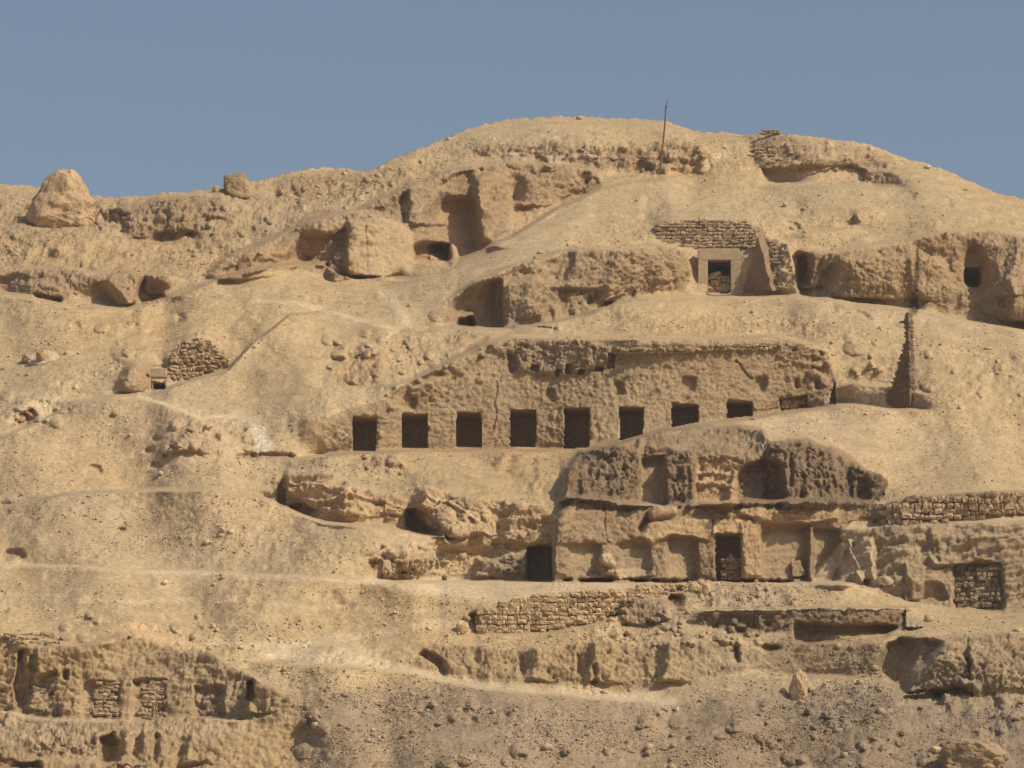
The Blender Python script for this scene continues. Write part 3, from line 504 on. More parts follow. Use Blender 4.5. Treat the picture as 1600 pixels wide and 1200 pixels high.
paint([(40, 1160), (60, 1140), (150, 1140), (155, 1185), (60, 1180)], 3, 3, col=(.40, .29, .18), brick=.9, hewn=.8, flute=0)

for P_, h_, l_ in (([(225, 616), (300, 593), (356, 578), (400, 530), (450, 494), (520, 486), (600, 506), (640, 522)], 3.4, 100), ([(255, 472), (340, 437), (430, 415), (500, 413), (530, 430), (560, 436), (640, 436), (690, 428), (740, 410)], 3.0, 60),
                   ([(-240, 450), (-20, 458), (50, 468), (110, 481), (200, 483), (262, 468)], 2.6, 70), ([(640, 522), (700, 510), (760, 514), (860, 506), (960, 476), (1080, 468), (1240, 465), (1420, 487), (1640, 524)], 2.6, 50),
                   ([(-100, 690), (0, 682), (60, 662), (110, 632), (180, 618), (250, 630), (330, 662), (390, 700)], 3.2, 90), ([(-240, 808), (0, 792), (105, 772), (170, 768), (330, 763), (430, 784), (500, 816), (600, 823), (690, 840)], 3.6, 110),
                   ([(930, 700), (965, 693), (1010, 680), (1090, 662), (1150, 655), (1250, 642), (1330, 636), (1420, 640)], 1.6, 40), ([(-240, 890), (100, 884), (400, 898), (700, 910), (1000, 912)], 1.6, 60), ([(380, 1036), (520, 1042), (640, 1054), (720, 1072), (830, 1086), (1060, 1102)], 1.8, 70),
                   ([(700, 412), (800, 370), (872, 325), (938, 295), (1020, 278), (1090, 272)], 2.4, 80), ([(1180, 292), (1300, 290), (1420, 296)], 1.4, 40), ([(1220, 366), (1300, 360), (1390, 348), (1500, 340)], 1.6, 40)):
    apron(P_, h_, l_)
for wd_ in WEDGES: wedge(*wd_)
rk = random.Random(21)
for (a_, b_, c_, d_, n_) in ((150, 312, 430, 400, 46), (0, 370, 150, 425, 12), (400, 275, 560, 330, 18), (560, 250, 720, 300, 14), (740, 222, 1120, 268, 40), (1160, 215, 1400, 262, 18), (510, 515, 760, 600, 34), (240, 655, 400, 712, 16), (540, 705, 640, 740, 10),
                         (1060, 905, 1250, 955, 24), (960, 965, 1210, 1010, 30), (1180, 1065, 1600, 1200, 60), (700, 480, 1000, 530, 12), (1220, 525, 1400, 600, 18), (0, 600, 100, 670, 14), (150, 480, 330, 560, 14), (570, 850, 700, 900, 12), (1440, 545, 1600, 620, 10), (80, 960, 330, 1000, 14), (450, 1100, 1150, 1200, 30)):
    for _ in range(n_):
        r_ = rk.uniform(3, 10) * rk.choice((.6, 1, 1, 1.5)); knob(rk.uniform(a_, c_), rk.uniform(b_, d_), r_ * rk.uniform(1, 1.6), r_, rk.uniform(.25, .8), rk.uniform(-30, 30), p=.6)
        if rk.random() < .35:
            u_, v_ = rk.uniform(a_, c_), rk.uniform(b_, d_); r_ = rk.uniform(3, 7); paint([(u_ - r_ * 1.4, v_ + r_ * .5), (u_ - r_ * .4, v_ - r_ * .5), (u_ + r_ * 1.2, v_ - r_ * .4), (u_ + r_, v_ + r_ * .6)], 2, 4, off=.6)
for (u_, v_, a_, b_, h_, g_) in ((1385, 440, 112, 66, 2.6, 8), (1590, 455, 60, 74, 1.8, 0), (835, 470, 46, 60, 1.4, 0), (960, 440, 90, 66, 1.8, -5), (1045, 430, 40, 46, 1.0, 0), (420, 402, 70, 34, 1.6, -18), (510, 375, 40, 44, 1.4, -20),
        (850, 300, 60, 44, 1.4, -15), (770, 330, 34, 60, 1.0, 0), (520, 790, 70, 36, 1.2, 12), (720, 820, 60, 44, 1.4, 25), (940, 745, 56, 46, .8, 0), (1260, 740, 60, 52, .8, 0), (290, 345, 50, 30, 1.0, -15), (230, 350, 34, 26, .8, 0), (1360, 342, 30, 18, .8, 0),
        (60, 450, 50, 24, 1.0, 0), (480, 290, 50, 22, 1.0, -5), (1500, 1050, 70, 44, 1.2, 0), (1580, 1050, 50, 50, 1.0, 0), (1420, 880, 60, 50, .8, 0)):
    knob(u_, v_, a_, b_, h_, g_, p=.75)
# ------------------------------------------------------------------ integrate slopes to depth (least squares on log depth)
for q in F: F[q] = blur(F[q], 1, 1)
T = np.tan(np.radians(np.clip(SL, 15.5, 86)))
Tb = math.tan(R(30))
dmv = (DM[:, None] * ST)
gb = dmv / (Tb - M)
g = dmv / np.maximum(T - M, .06)
D = g - gb + JJ * ST / 300.0
wl = np.clip((58 - SL) / 20, 0.02, 1).astype(f32)                     # cliffs keep their slope; the aprons between them take up the slack
def wide(q): return blur(blur(q.astype(f32), int(62 / ST), 3, (0,)), int(22 / ST), 2, (1,))
lo = wl * wide(D / np.maximum(wide(wl), .08))
gv = np.maximum(gb + D - lo, dmv / (math.tan(R(84)) - M))                                                    # log depth gained per row upward
dk = ST / FPX
gu = AZ * dk
gu = gu - blur(gu.astype(f32), int(110 / ST), 2)
p = np.zeros((H, W)); 
py = -gv                                                            # L[r+1]-L[r] (downward)
px = gu
div = np.zeros((H, W))
pyh = .5 * (py[:-1] + py[1:]); pxh = .5 * (px[:, :-1] + px[:, 1:])
div[:-1] += pyh; div[1:] -= pyh; div[:, :-1] += pxh; div[:, 1:] -= pxh
def dct2(a):
    for ax in (0, 1):
        n = a.shape[ax]; b = np.concatenate([a, np.flip(a, ax)], ax)
        f = np.fft.rfft(b, axis=ax); kk = np.arange(n)
        ph = np.exp(-1j * np.pi * kk / (2 * n)); f = np.take(f, kk, ax)
        a = (f * (ph[:, None] if ax == 0 else ph[None, :])).real
    return a
def idct2(a):
    for ax in (0, 1):
        n = a.shape[ax]; kk = np.arange(n); ph = np.exp(1j * np.pi * kk / (2 * n))
        f = a * (ph[:, None] if ax == 0 else ph[None, :])
        z = np.zeros_like(np.take(f, [0], ax)); f = np.concatenate([f, z], ax)
        b = np.fft.irfft(f, n=2 * n, axis=ax); a = np.take(b, kk, ax)
    return a
ly = 2 * np.cos(np.pi * np.arange(H) / H) - 2; lx = 2 * np.cos(np.pi * np.arange(W) / W) - 2
den = ly[:, None] + lx[None, :]; den[0, 0] = 1
dh = dct2(div) / den; dh[0, 0] = 0
L = idct2(dh)
L = L - L[int((700 - V0) / ST), int((800 - U0) / ST)] + math.log(300.0)
Y = np.exp(L) + OFF
print('depth range', Y.min(), Y.max(), 'H,W', H, W)

# rock cut rooms: each ray is carried on to the ceiling, side wall or back wall of a box
DOORS = []
MOUND = ([900, 965, 1010, 1090, 1150, 1250], [702, 690, 677, 659, 652, 641])
def doorbox(u0, v0, u1, v1, depth, lab, jit=3.2, slant=0.0, mound=False, rnd=False):
    s, ins = poly_mask([(u0 + slant, v0), (u1 + slant, v0), (u1, v1), (u0, v1)], jit)
    if rnd: ins &= (np.abs((U[s] - (u0 + u1) / 2) / ((u1 - u0) / 2)) ** 2.6 + np.abs((V[s] - (v0 + v1) / 2) / ((v1 - v0) / 2)) ** 2.6) < 1
    if mound: ins &= V[s] < np.interp(U[s], *MOUND)
    ui, vi = int(((u0 + u1) / 2 - U0) / ST), int(((v0 * .5 + v1 * .5) - V0) / ST)
    ej = 1.3 * noise3(U[s] / 5, V[s] / 5, U[s] * 0 + u0, 301); e2 = 1.3 * noise3(U[s] / 6, V[s] / 6, U[s] * 0 + u0, 302)
    ins &= (U[s] > u0 + .6 + ej) & (U[s] < u1 - .6 + ej) & (V[s] > v0 + .6 + e2)
    ri = slice(int((v0 - V0) / ST) - 2, int((v1 - V0) / ST) + 2)
    Y0 = float(np.median(np.concatenate([Y[ri, int((u0 - U0) / ST) - 4], Y[ri, int((u1 - U0) / ST) + 4]])))
    k0, m0 = ray(u0, v0); k1, _ = ray(u1, v0)
    k = K[s]; m = M[s]
    y = np.full(k.shape, Y0 + depth)
    y = np.minimum(y, np.where(m < m0, Y0 * m0 / m, Y0 + .05))
    with np.errstate(divide='ignore', invalid='ignore'):
        if k0 < 0: y = np.minimum(y, np.where((k > k0) & (k < 0), Y0 * k0 / k, 1e9))
        if k1 > 0: y = np.minimum(y, np.where((k < k1) & (k > 0), Y0 * k1 / k, 1e9))
    y = np.maximum(y, Y[s])
    Y[s] = np.where(ins, y, Y[s])
    for q in ('rough', 'hewn', 'flute', 'strata', 'brick'): F[q][s][ins] = .04
    F['fine'][s][ins] = .3; F['scree'][s][ins] = 0
    COL[s][ins] = COL[s][ins] * .4 + np.array((.42, .30, .18), f32) * .6
    LAB[s][ins] = lab_id(lab)
    return Y0
for i, (a, b, c, d) in enumerate([(550, 651, 588, 704), (627, 645, 669, 700), (712, 643, 753, 697), (797, 639, 838, 699), (881, 636, 922, 700), (967, 633, 1006, 698), (1049, 628, 1092, 672), (1135, 623, 1177, 662)]):
    doorbox(a, b, c, d, 4.2, 'doorway%d@long_facade' % i, mound=i > 3)
YF = doorbox(1105, 404, 1142, 457, 6.0, 'doorway@framed_tomb', .3)
doorbox(1506, 411, 1536, 449, 7.0, 'doorway@right_cliff', 3, rnd=True)
doorbox(235, 590, 258, 609, 6.0, 'doorway@left_tomb', .5)
YL = doorbox(1118, 832, 1158, 908, 3.5, 'doorway@lower_facade', .8)

# ------------------------------------------------------------------ world positions and relief noise
RI = np.ceil((RV - V0) / ST).astype(int)                           # first row under the crest
Vm = V.astype(np.float64).copy()
cols = np.arange(W)
Vm[RI, cols] = RV
K, M = ray(U, Vm)
PX, PY, PZ = K * Y, Y.copy(), CAMZ + M * Y
Yb = blur(np.exp(L).astype(f32), 2, 2).astype(np.float64)
bx_, by_, bz_ = K * Yb, Yb, M * Yb
def cross_n(x, y, z):
    du = [np.gradient(a, axis=1) for a in (x, y, z)]; dv = [np.gradient(a, axis=0) for a in (x, y, z)]
    n = [du[1] * dv[2] - du[2] * dv[1], du[2] * dv[0] - du[0] * dv[2], du[0] * dv[1] - du[1] * dv[0]]
    l = np.sqrt(n[0] ** 2 + n[1] ** 2 + n[2] ** 2) + 1e-12
    n = [a / l for a in n]; sgn = np.where(n[1] * 1 + n[2] * M + n[0] * K > 0, -1.0, 1.0)
    return [a * sgn for a in n]
N = cross_n(bx_, by_, bz_)
x, y, z = PX.astype(f32), PY.astype(f32), PZ.astype(f32)
def ridged(a, b_, c, sd, o=2):
    t = 0; am = 1.0
    for i in range(o):
        k = 2.1 ** i; t = t + am * (1 - 2 * np.abs(noise3(a * k, b_ * k, c * k, sd + i))); am *= .55
    return t
big = fbm(x / 7, y / 7, z / 7, 2, 1) * .55
mid = fbm(x / 2.1, y / 2.1, z / 2.1, 4, 2, .55)
mid = mid + .45 * ridged(x / 2.6, y / 2.6, z / 2.2, 33, 3)
wx = x + .35 * noise3(x / 1.3, y / 1.3, z / 1.3, 101); wy = y; wz = z + .35 * noise3(x / 1.3, y / 1.3, z / 1.3, 102)
amp = np.clip(.75 + .9 * noise3(x / 3.4, y / 3.4, z / 2.8, 103), .15, 1.5)
hw = amp * (.55 * fbm(wx / .33, wy / .8, wz / .42, 2, 3, .7) + .45 * ridged(wx / .75, wy / 1.2, wz / .9, 13, 3)) + .5 * fbm(wx / 1.5, wy / 1.5, wz / 1.5, 2, 104)
pit = noise3(wx / .45, wy / .9, wz / .6, 81); hw = hw - 1.6 * np.clip(pit - .42, 0, 1) * (noise3(x / 2.4, y / 3, z / 2.4, 82) > 0)
fl = amp * (fbm(wx / .27, wy / .6, z / 1.7, 2, 4, .7) - .5 * np.abs(noise3(wx / .55, wy / .8, z / 3.2, 14))) + .45 * fbm(wx / .26, wy / .5, wz / .32, 2, 84, .8) + .4 * noise3(x / 1.7, y / 2, z / 5, 105)
zs = z + .9 * noise3(x / 5, y / 5, z / 5, 15) - .16 * x * noise3(x / 30, y / 30, z / 30, 16)
st = np.tanh(3.5 * noise3(x / 3, y / 3, zs / .46, 5)) * .8 + .6 * noise3(x / 3, y / 3, zs / .17, 6) + .7 * fbm(x / .5, y / .8, z / .4, 2, 85)
rub = np.clip(noise3(x / 6, y / 9, z / 5, 86) + .25 + .5 * noise3(x / 1.9, y / 2.6, z / 1.6, 87), 0, 1.3)
fine = fbm(x / .40, y / .8, z / .34, 2, 7, .8) * (.55 + 1.3 * rub) + 1.1 * rub * ridged(x / 1.1, y / 1.7, z / .8, 88, 2)
wk = (F['hewn'] > .15) | (rub > .35)
wbump = np.zeros((H, W), f32); wval = np.zeros((H, W), f32)
f1, f2, cv = worley(wx[wk] / .46, wy[wk] / .62, wz[wk] / .40, 200)
wbump[wk] = .45 * np.clip(1.1 - 1.5 * f1, -.3, 1) + .75 * cv + .5 * np.clip((f2 - f1) * 3.2, 0, 1) - .5; wval[wk] = cv
wr = F['rough'] > .42
frac = np.zeros((H, W), f32)
q1, q2, qc = worley((wx[wr] + .25 * wz[wr]) / 1.15, wy[wr] / 1.3, (wz[wr] - .2 * wx[wr]) / .85, 260)
frac[wr] = qc + .45 * np.clip((q2 - q1) * 5, 0, 1) - .2
wf = F['flute'] > .08
fcol = np.zeros((H, W), f32)
g1, g2, gc = worley(wx[wf] / .52, wy[wf] / .7, z[wf] / 1.25, 230)
fcol[wf] = .75 * gc + .5 * np.clip((g2 - g1) * 3, 0, 1) - .3
fl = .45 * fl + .75 * fcol
bigc = _hash(np.floor((wx + wy * .5) / .9).astype(np.int32), np.floor(wz / .62).astype(np.int32), (x * 0).astype(np.int32), 31) * .17
row = np.floor(z / .17); bcell = np.floor((x + y * .6) / .38 + .5 * (row % 2))
br = _hash(bcell.astype(np.int32), row.astype(np.int32), (row * 0).astype(np.int32), 21)
br = np.where(br < -.72, -2.0, br * .55) * .14 + bigc
dcut = .15 * np.clip(F['rough'] - .3, 0, 1) * frac + F['flute'] * .25 * fl + F['brick'] * br + F['hewn'] * .5 * (.15 * hw + .19 * wbump)
disp = F['rough'] * (.45 * big + .42 * mid) + F['hewn'] * .5 * (.15 * hw + .19 * wbump) + F['strata'] * .22 * st + F['fine'] * (.068 * fine + .06 * np.clip(rub - .3, 0, 1) * wbump)
wn = rng.uniform(-1, 1, (H, W)).astype(f32); disp = disp + wn * (.012 * F['fine'] + .045 * np.clip(F['hewn'], 0, 1))
nearr = np.clip((V - RV[None, :]) / 20, .55, 1)
disp = disp * nearr
gy = np.maximum(np.abs(np.gradient(Y, axis=0)), np.abs(np.gradient(Y, axis=1))); gy = np.maximum(gy, np.maximum(np.roll(gy, 1, 0), np.roll(gy, -1, 0)))
steady = 1 / (1 + (gy / .55) ** 2)                                  # no relief noise on ledges seen edge on
disp = disp * steady
dcut = steady * dcut * nearr * np.clip((blur(SL, 2, 2) - 36) / 24, .06, 1)
hl = np.sqrt(N[0] ** 2 + N[1] ** 2 + (.35 * N[2]) ** 2) + 1e-6
PX += N[0] * disp + N[0] / hl * dcut; PY += N[1] * disp + N[1] / hl * dcut; PZ += N[2] * disp + .35 * N[2] / hl * dcut
# colour: broad tone changes and stains that belong to the ground itself
tone = 1 + .08 * fbm(x / 11, y / 11, z / 11, 3, 60) + .07 * fbm(x / 1.7, y / 2.5, z / 1.3, 3, 61)
warm = .05 * fbm(x / 16, y / 16, z / 9, 2, 62)
COL *= (tone * (1 + .10 * wval * np.clip(F['hewn'] + rub * .5, 0, 1)))[..., None]; COL[..., 0] *= 1 + warm; COL[..., 2] *= 1 - warm * 1.5
COL = np.clip(COL, .02, .8)
# behind the crest the ground falls away again
NB = 14
for j in range(1, NB + 1):
    r = RI - j; ok = r >= 0
    c = cols[ok]; rr = r[ok]; r0 = RI[ok]
    d = 1.2 * j ** 1.7
    PX[rr, c] = PX[r0, c] + K[r0, c] * d; PY[rr, c] = PY[r0, c] + d
    PZ[rr, c] = PZ[r0, c] + .12 * d - .0045 * d * d - .25 * j
    COL[rr, c] = COL[r0, c]; LAB[rr, c] = 0
valid = (np.arange(H)[:, None] >= np.maximum(RI - NB, 0)[None, :])

def depth_at(u, v):
    c = np.clip((np.asarray(u) - U0) / ST, 0, W - 2); r = np.clip((np.asarray(v) - V0) / ST, 0, H - 2)
    c = np.rint(c).astype(int); r = np.rint(r).astype(int)
    return PX[r, c], PY[r, c], PZ[r, c]
def world(u, v, Yd):
    k, m = ray(u, v); return (float(k * Yd), float(Yd), float(CAMZ + m * Yd))

# ------------------------------------------------------------------ materials
def mat_ground(name, bump=.5, scale=1.0, var=.22, rough=.95, base=None, attr=True, speck=.15):
    m = bpy.data.materials.new(name); m.use_nodes = True; t = m.node_tree; b = t.nodes['Principled BSDF']
    b.inputs['Roughness'].default_value = rough
    try: b.inputs['Specular IOR Level'].default_value = .12
    except Exception: pass
    tc = t.nodes.new('ShaderNodeTexCoord')
    n1 = t.nodes.new('ShaderNodeTexNoise'); n1.inputs['Scale'].default_value = 3.2 * scale; n1.inputs['Detail'].default_value = 5; n1.inputs['Roughness'].default_value = .65
    n2 = t.nodes.new('ShaderNodeTexNoise'); n2.inputs['Scale'].default_value = .55 * scale; n2.inputs['Detail'].default_value = 4
    geo = t.nodes.new('ShaderNodeNewGeometry')
    for n in (n1, n2): t.links.new(geo.outputs['Position'], n.inputs['Vector'])
    mx = t.nodes.new('ShaderNodeMath'); mx.operation = 'ADD'
    t.links.new(n1.outputs[0], mx.inputs[0]); t.links.new(n2.outputs[0], mx.inputs[1])
    mr = t.nodes.new('ShaderNodeMapRange'); mr.inputs[1].default_value = .6; mr.inputs[2].default_value = 1.4; mr.inputs[3].default_value = 1 - var; mr.inputs[4].default_value = 1 + var
    t.links.new(mx.outputs[0], mr.inputs[0])
    vo = t.nodes.new('ShaderNodeTexVoronoi'); vo.inputs['Scale'].default_value = 5.5 * scale; t.links.new(geo.outputs['Position'], vo.inputs['Vector'])
    sp = t.nodes.new('ShaderNodeSeparateColor'); t.links.new(vo.outputs['Color'], sp.inputs[0])
    vr = t.nodes.new('ShaderNodeMapRange'); vr.inputs[3].default_value = 1 - speck; vr.inputs[4].default_value = 1 + speck; t.links.new(sp.outputs[0], vr.inputs[0])
    vm = t.nodes.new('ShaderNodeMath'); vm.operation = 'MULTIPLY'; t.links.new(mr.outputs[0], vm.inputs[0]); t.links.new(vr.outputs[0], vm.inputs[1]); mr = vm
    mul = t.nodes.new('ShaderNodeMix'); mul.data_type = 'RGBA'; mul.blend_type = 'MULTIPLY'; mul.inputs[0].default_value = 1
    if attr:
        a = t.nodes.new('ShaderNodeAttribute'); a.attribute_name = 'tint'; t.links.new(a.outputs['Color'], mul.inputs[6])
    else:
        mul.inputs[6].default_value = (*base, 1)
    if not attr:
        oi = t.nodes.new('ShaderNodeObjectInfo'); m2 = t.nodes.new('ShaderNodeMapRange'); m2.inputs[3].default_value = .82; m2.inputs[4].default_value = 1.16
        t.links.new(oi.outputs['Random'], m2.inputs[0]); m3 = t.nodes.new('ShaderNodeMath'); m3.operation = 'MULTIPLY'
        t.links.new(m2.outputs[0], m3.inputs[0]); t.links.new(mr.outputs[0], m3.inputs[1]); src = m3.outputs[0]
    else: src = mr.outputs[0]
    t.links.new(src, mul.inputs[7]); t.links.new(mul.outputs[2], b.inputs['Base Color'])
    bp = t.nodes.new('ShaderNodeBump'); bp.inputs['Strength'].default_value = bump; bp.inputs['Distance'].default_value = .16
    n3 = t.nodes.new('ShaderNodeTexNoise'); n3.inputs['Scale'].default_value = 4.5 * scale; n3.inputs['Detail'].default_value = 6; n3.inputs['Roughness'].default_value = .7
    t.links.new(geo.outputs['Position'], n3.inputs['Vector']); t.links.new(n3.outputs[0], bp.inputs['Height']); t.links.new(bp.outputs[0], b.inputs['Normal'])
    return m
MG = mat_ground('desert_ground', .6)
MR = mat_ground('cut_limestone', 1.0, 1.0, .2)
MS = mat_ground('scree_stone', .3, 2.0, .12)
MST = mat_ground('wall_stone', .4, 1.5, .2, base=(.47, .345, .205), attr=False)
MSB = mat_ground('brown_wall_stone', .4, 1.5, .2, base=(.37, .27, .165), attr=False)
MSG = mat_ground('dull_fill_stone', .4, 1.5, .2, base=(.27, .20, .125), attr=False)
MB = mat_ground('boulder_limestone', .7, 1.2, .22, base=(.46, .325, .19), attr=False)
MBR = mat_ground('mud_brick', .5, 1.5, .22, base=(.20, .14, .088), attr=False)
MFR = mat_ground('smooth_limestone_frame', .15, 1.0, .08, base=(.46, .345, .22), attr=False)
MWG = mat_ground('shade_darkened_mud_plaster', .5, 1.2, .15, base=(.235, .158, .10), attr=False)  # wing wall's mud brown, darkened to carry its shade
MDK = mat_ground('shade_darkened_boulder_limestone', .7, 1.2, .22, base=(.30, .215, .13), attr=False)  # boulder limestone with the corner stone's shade put into the colour
MWOOD = mat_ground('weathered_wood', .3, 3.0, .25, base=(.16, .10, .06), attr=False)

# ------------------------------------------------------------------ meshes from the relief
def mesh_np(name, verts, quads, mat, tint=None, smooth=False):
    me = bpy.data.meshes.new(name)
    n = len(verts); q = len(quads); kq = quads.shape[1]
    me.vertices.add(n); me.vertices.foreach_set('co', np.ascontiguousarray(verts, f32).ravel())
    me.loops.add(q * kq); me.loops.foreach_set('vertex_index', np.ascontiguousarray(quads, np.int32).ravel())
    me.polygons.add(q); me.polygons.foreach_set('loop_start', np.arange(0, q * kq, kq, dtype=np.int32))
    me.polygons.foreach_set('loop_total', np.full(q, kq, np.int32))
    if smooth: me.polygons.foreach_set('use_smooth', np.ones(q, bool))
    me.update(calc_edges=True)
    if tint is not None:
        a = me.attributes.new('tint', 'FLOAT_COLOR', 'POINT')
        rgba = np.ones((n, 4), f32); rgba[:, :3] = tint; a.data.foreach_set('color', rgba.ravel())
    me.materials.append(mat)
    return me
def link(name, me, parent=None):
    o = bpy.data.objects.new(name, me); C.objects.link(o)
    if parent is not None: o.parent = parent
    return o
def tag(o, label=None, cat=None, group=None, kind=None):
    if label: o['label'] = label
    if cat: o['category'] = cat
    if group: o['group'] = group
    if kind: o['kind'] = kind
    return o
def empty(name, loc, label, cat, group=None):
    o = bpy.data.objects.new(name, None); C.objects.link(o); o.location = loc; o.empty_display_size = .5
    return tag(o, label, cat, group)

# foreground rows: the foot of the hill runs out to the plain
POS = np.stack([PX, PY, PZ], -1)
NF = 26
b = POS[-1]; rows = []
for j in range(1, NF + 1):
    t = j / NF; q = b.copy()
    q[:, 1] = b[:, 1] * (1 - .45 * t); q[:, 0] = b[:, 0] * (1 - .12 * t)
    q[:, 2] = b[:, 2] * (1 - t) ** 1.6 + .004 + .5 * (1 - t) * noise3(q[:, 0] / 4, q[:, 1] / 4, q[:, 1] * 0, 70) * min(1, 4 * t)
    if j == NF: q[:, 2] = -.6
    rows.append(q)
POSX = np.concatenate([POS, np.stack(rows)], 0)
COLX = np.concatenate([COL, np.repeat(COL[-1:], NF, 0)], 0)
HX = H + NF
idx = np.arange(HX * W).reshape(HX, W)
quad = np.stack([idx[1:, :-1], idx[1:, 1:], idx[:-1, 1:], idx[:-1, :-1]], -1)
vX = np.concatenate([valid, np.ones((NF, W), bool)], 0)
fv = vX[:-1, :-1] & vX[:-1, 1:] & vX[1:, :-1] & vX[1:, 1:]
LX = np.concatenate([LAB, np.zeros((NF, W), np.int32)], 0)
fl_ = np.maximum(LX[:-1, :-1], 0)
PF = POSX.reshape(-1, 3); CF = COLX.reshape(-1, 3)
def piece(lab_i, name, mat, parent=None, origin=None, mask=None):
    m = fv & (fl_ == lab_i)
    if mask is not None: m = m & mask
    q = quad[m]
    if len(q) == 0: return None
    u, inv = np.unique(q.ravel(), return_inverse=True)
    v = PF[u].copy()
    org = np.array(origin if origin is not None else (0, 0, 0), float)
    me = mesh_np(name, v - org, inv.reshape(-1, 4), mat, CF[u])
    o = link(name, me, parent)
    if parent is None: o.location = tuple(org)
    return o
def lab_origin(i):
    m = LX == i; p = PF[idx[m]]
    return (float(p[:, 0].mean()), float(p[:, 1].mean()), float(p[:, 2].min()))
hill = piece(0, 'hillside', MG); tag(hill, 'sandy limestone hillside strewn with scree', None, None, 'structure')
THINGS = {
 'low_cliff': ('rock_outcrop', 'low undercut rock ledge with shaded hollows at far left', 'rock outcrop'),
 'left_cliff': ('rock_outcrop', 'smooth upright rock block with a vertical crack and rounded band beside it', 'rock outcrop'),
 'cave_cliff': ('cliff', 'rough cliff under the summit with a large arched cave', 'cliff'),
 'middle_cliff': ('cliff', 'rough hewn cliff with small shaded cave left of the framed doorway', 'cliff'),
 'framed_tomb': ('rock_cut_tomb', 'small tomb front with smooth framed doorway under a rubble wall', 'tomb'),
 'right_cliff': ('cliff', 'pitted rounded cliff at right with a dark doorway and a brown stain', 'cliff'),
 'left_tomb': ('rock_cut_tomb', 'small half buried tomb entrance at left beside a cone of stones', 'tomb'),
 'long_facade': ('rock_cut_tomb', 'long rock cut tomb front with a row of eight dark doorways', 'tomb'),
 'orange_outcrop': ('rock_outcrop', 'low orange layered rock outcrop emerging from the sand slope', 'rock outcrop'),
 'orange_outcrop_big': ('rock_outcrop', 'bulging orange layered rock outcrop left of the lower court', 'rock outcrop'),
 'right_rock_face': ('cliff', 'layered rock face with plastered side wall right of the lower court', 'cliff'),
 'lower_facade': ('rock_cut_tomb', 'lower tomb front with broken pilasters and recessed plastered bays', 'tomb'),
 'mud_brick_ruin': ('mud_brick_ruin', 'dark eroded mud brick mass with vertical gullies above the lower tomb', 'ruin'),
 'mud_brick_block': ('mud_brick_wall', 'low square mud brick block at the left of the lower court', 'wall'),
 'retaining_wall': None, 
 'mud_brick_stub': ('mud_brick_wall', 'dark broken stub of mud brick at the end of the stone retaining wall', 'wall'),
 'low_mud_wall': ('mud_brick_wall', 'long low dark mud wall with a flat pale top below the court', 'wall'),
 'pale_bank': ('rock_outcrop', 'pale craggy rock bank at the lower right beside a shaded hollow', 'rock outcrop'),
 'fluted_bank': ('rock_outcrop', 'yellowish fluted earth bank running along above the lower path', 'rock outcrop'),
 'lower_left_cliff': ('cliff', 'yellow fluted cliff at lower left with blocked openings', 'cliff'),
}
ROOT = {}
MAINPART = {'long_facade': 'facade', 'lower_facade': 'facade', 'framed_tomb': 'facade', 'left_tomb': 'facade', 'right_cliff': 'rock_face'}
for nm, t in THINGS.items():
    if t is None or nm not in LNAMES: continue
    i = LNAMES.index(nm); org = lab_origin(i)
    if nm in MAINPART:
        e = empty(t[0], org, t[1], t[2]); ROOT[nm] = e
        piece(i, MAINPART[nm], MR, e, org)
    else:
        o = piece(i, t[0], MR, None, org); tag(o, t[1], t[2]); ROOT[nm] = o
def components(mask):
    """split a face mask into runs that are apart in the picture, by columns"""
    c = np.where(mask.any(0))[0]
    if len(c) == 0: return []
    cuts = np.where(np.diff(c) > 1)[0]; st_ = [c[0]] + [c[k + 1] for k in cuts]; en = [c[k] for k in cuts] + [c[-1]]
    out = []
    for a, b_ in zip(st_, en):
        m = np.zeros_like(mask); m[:, a:b_ + 1] = mask[:, a:b_ + 1]; out.append(m)
    return out
for i, nm in enumerate(LNAMES):
    if '@' not in nm: continue
    part, own = nm.split('@'); part = part.rstrip('0123456789')
    e = ROOT[own]; org = tuple(e.location)
    for m in components(fv & (fl_ == i)):
        piece(i, part, MR, e, org, m)

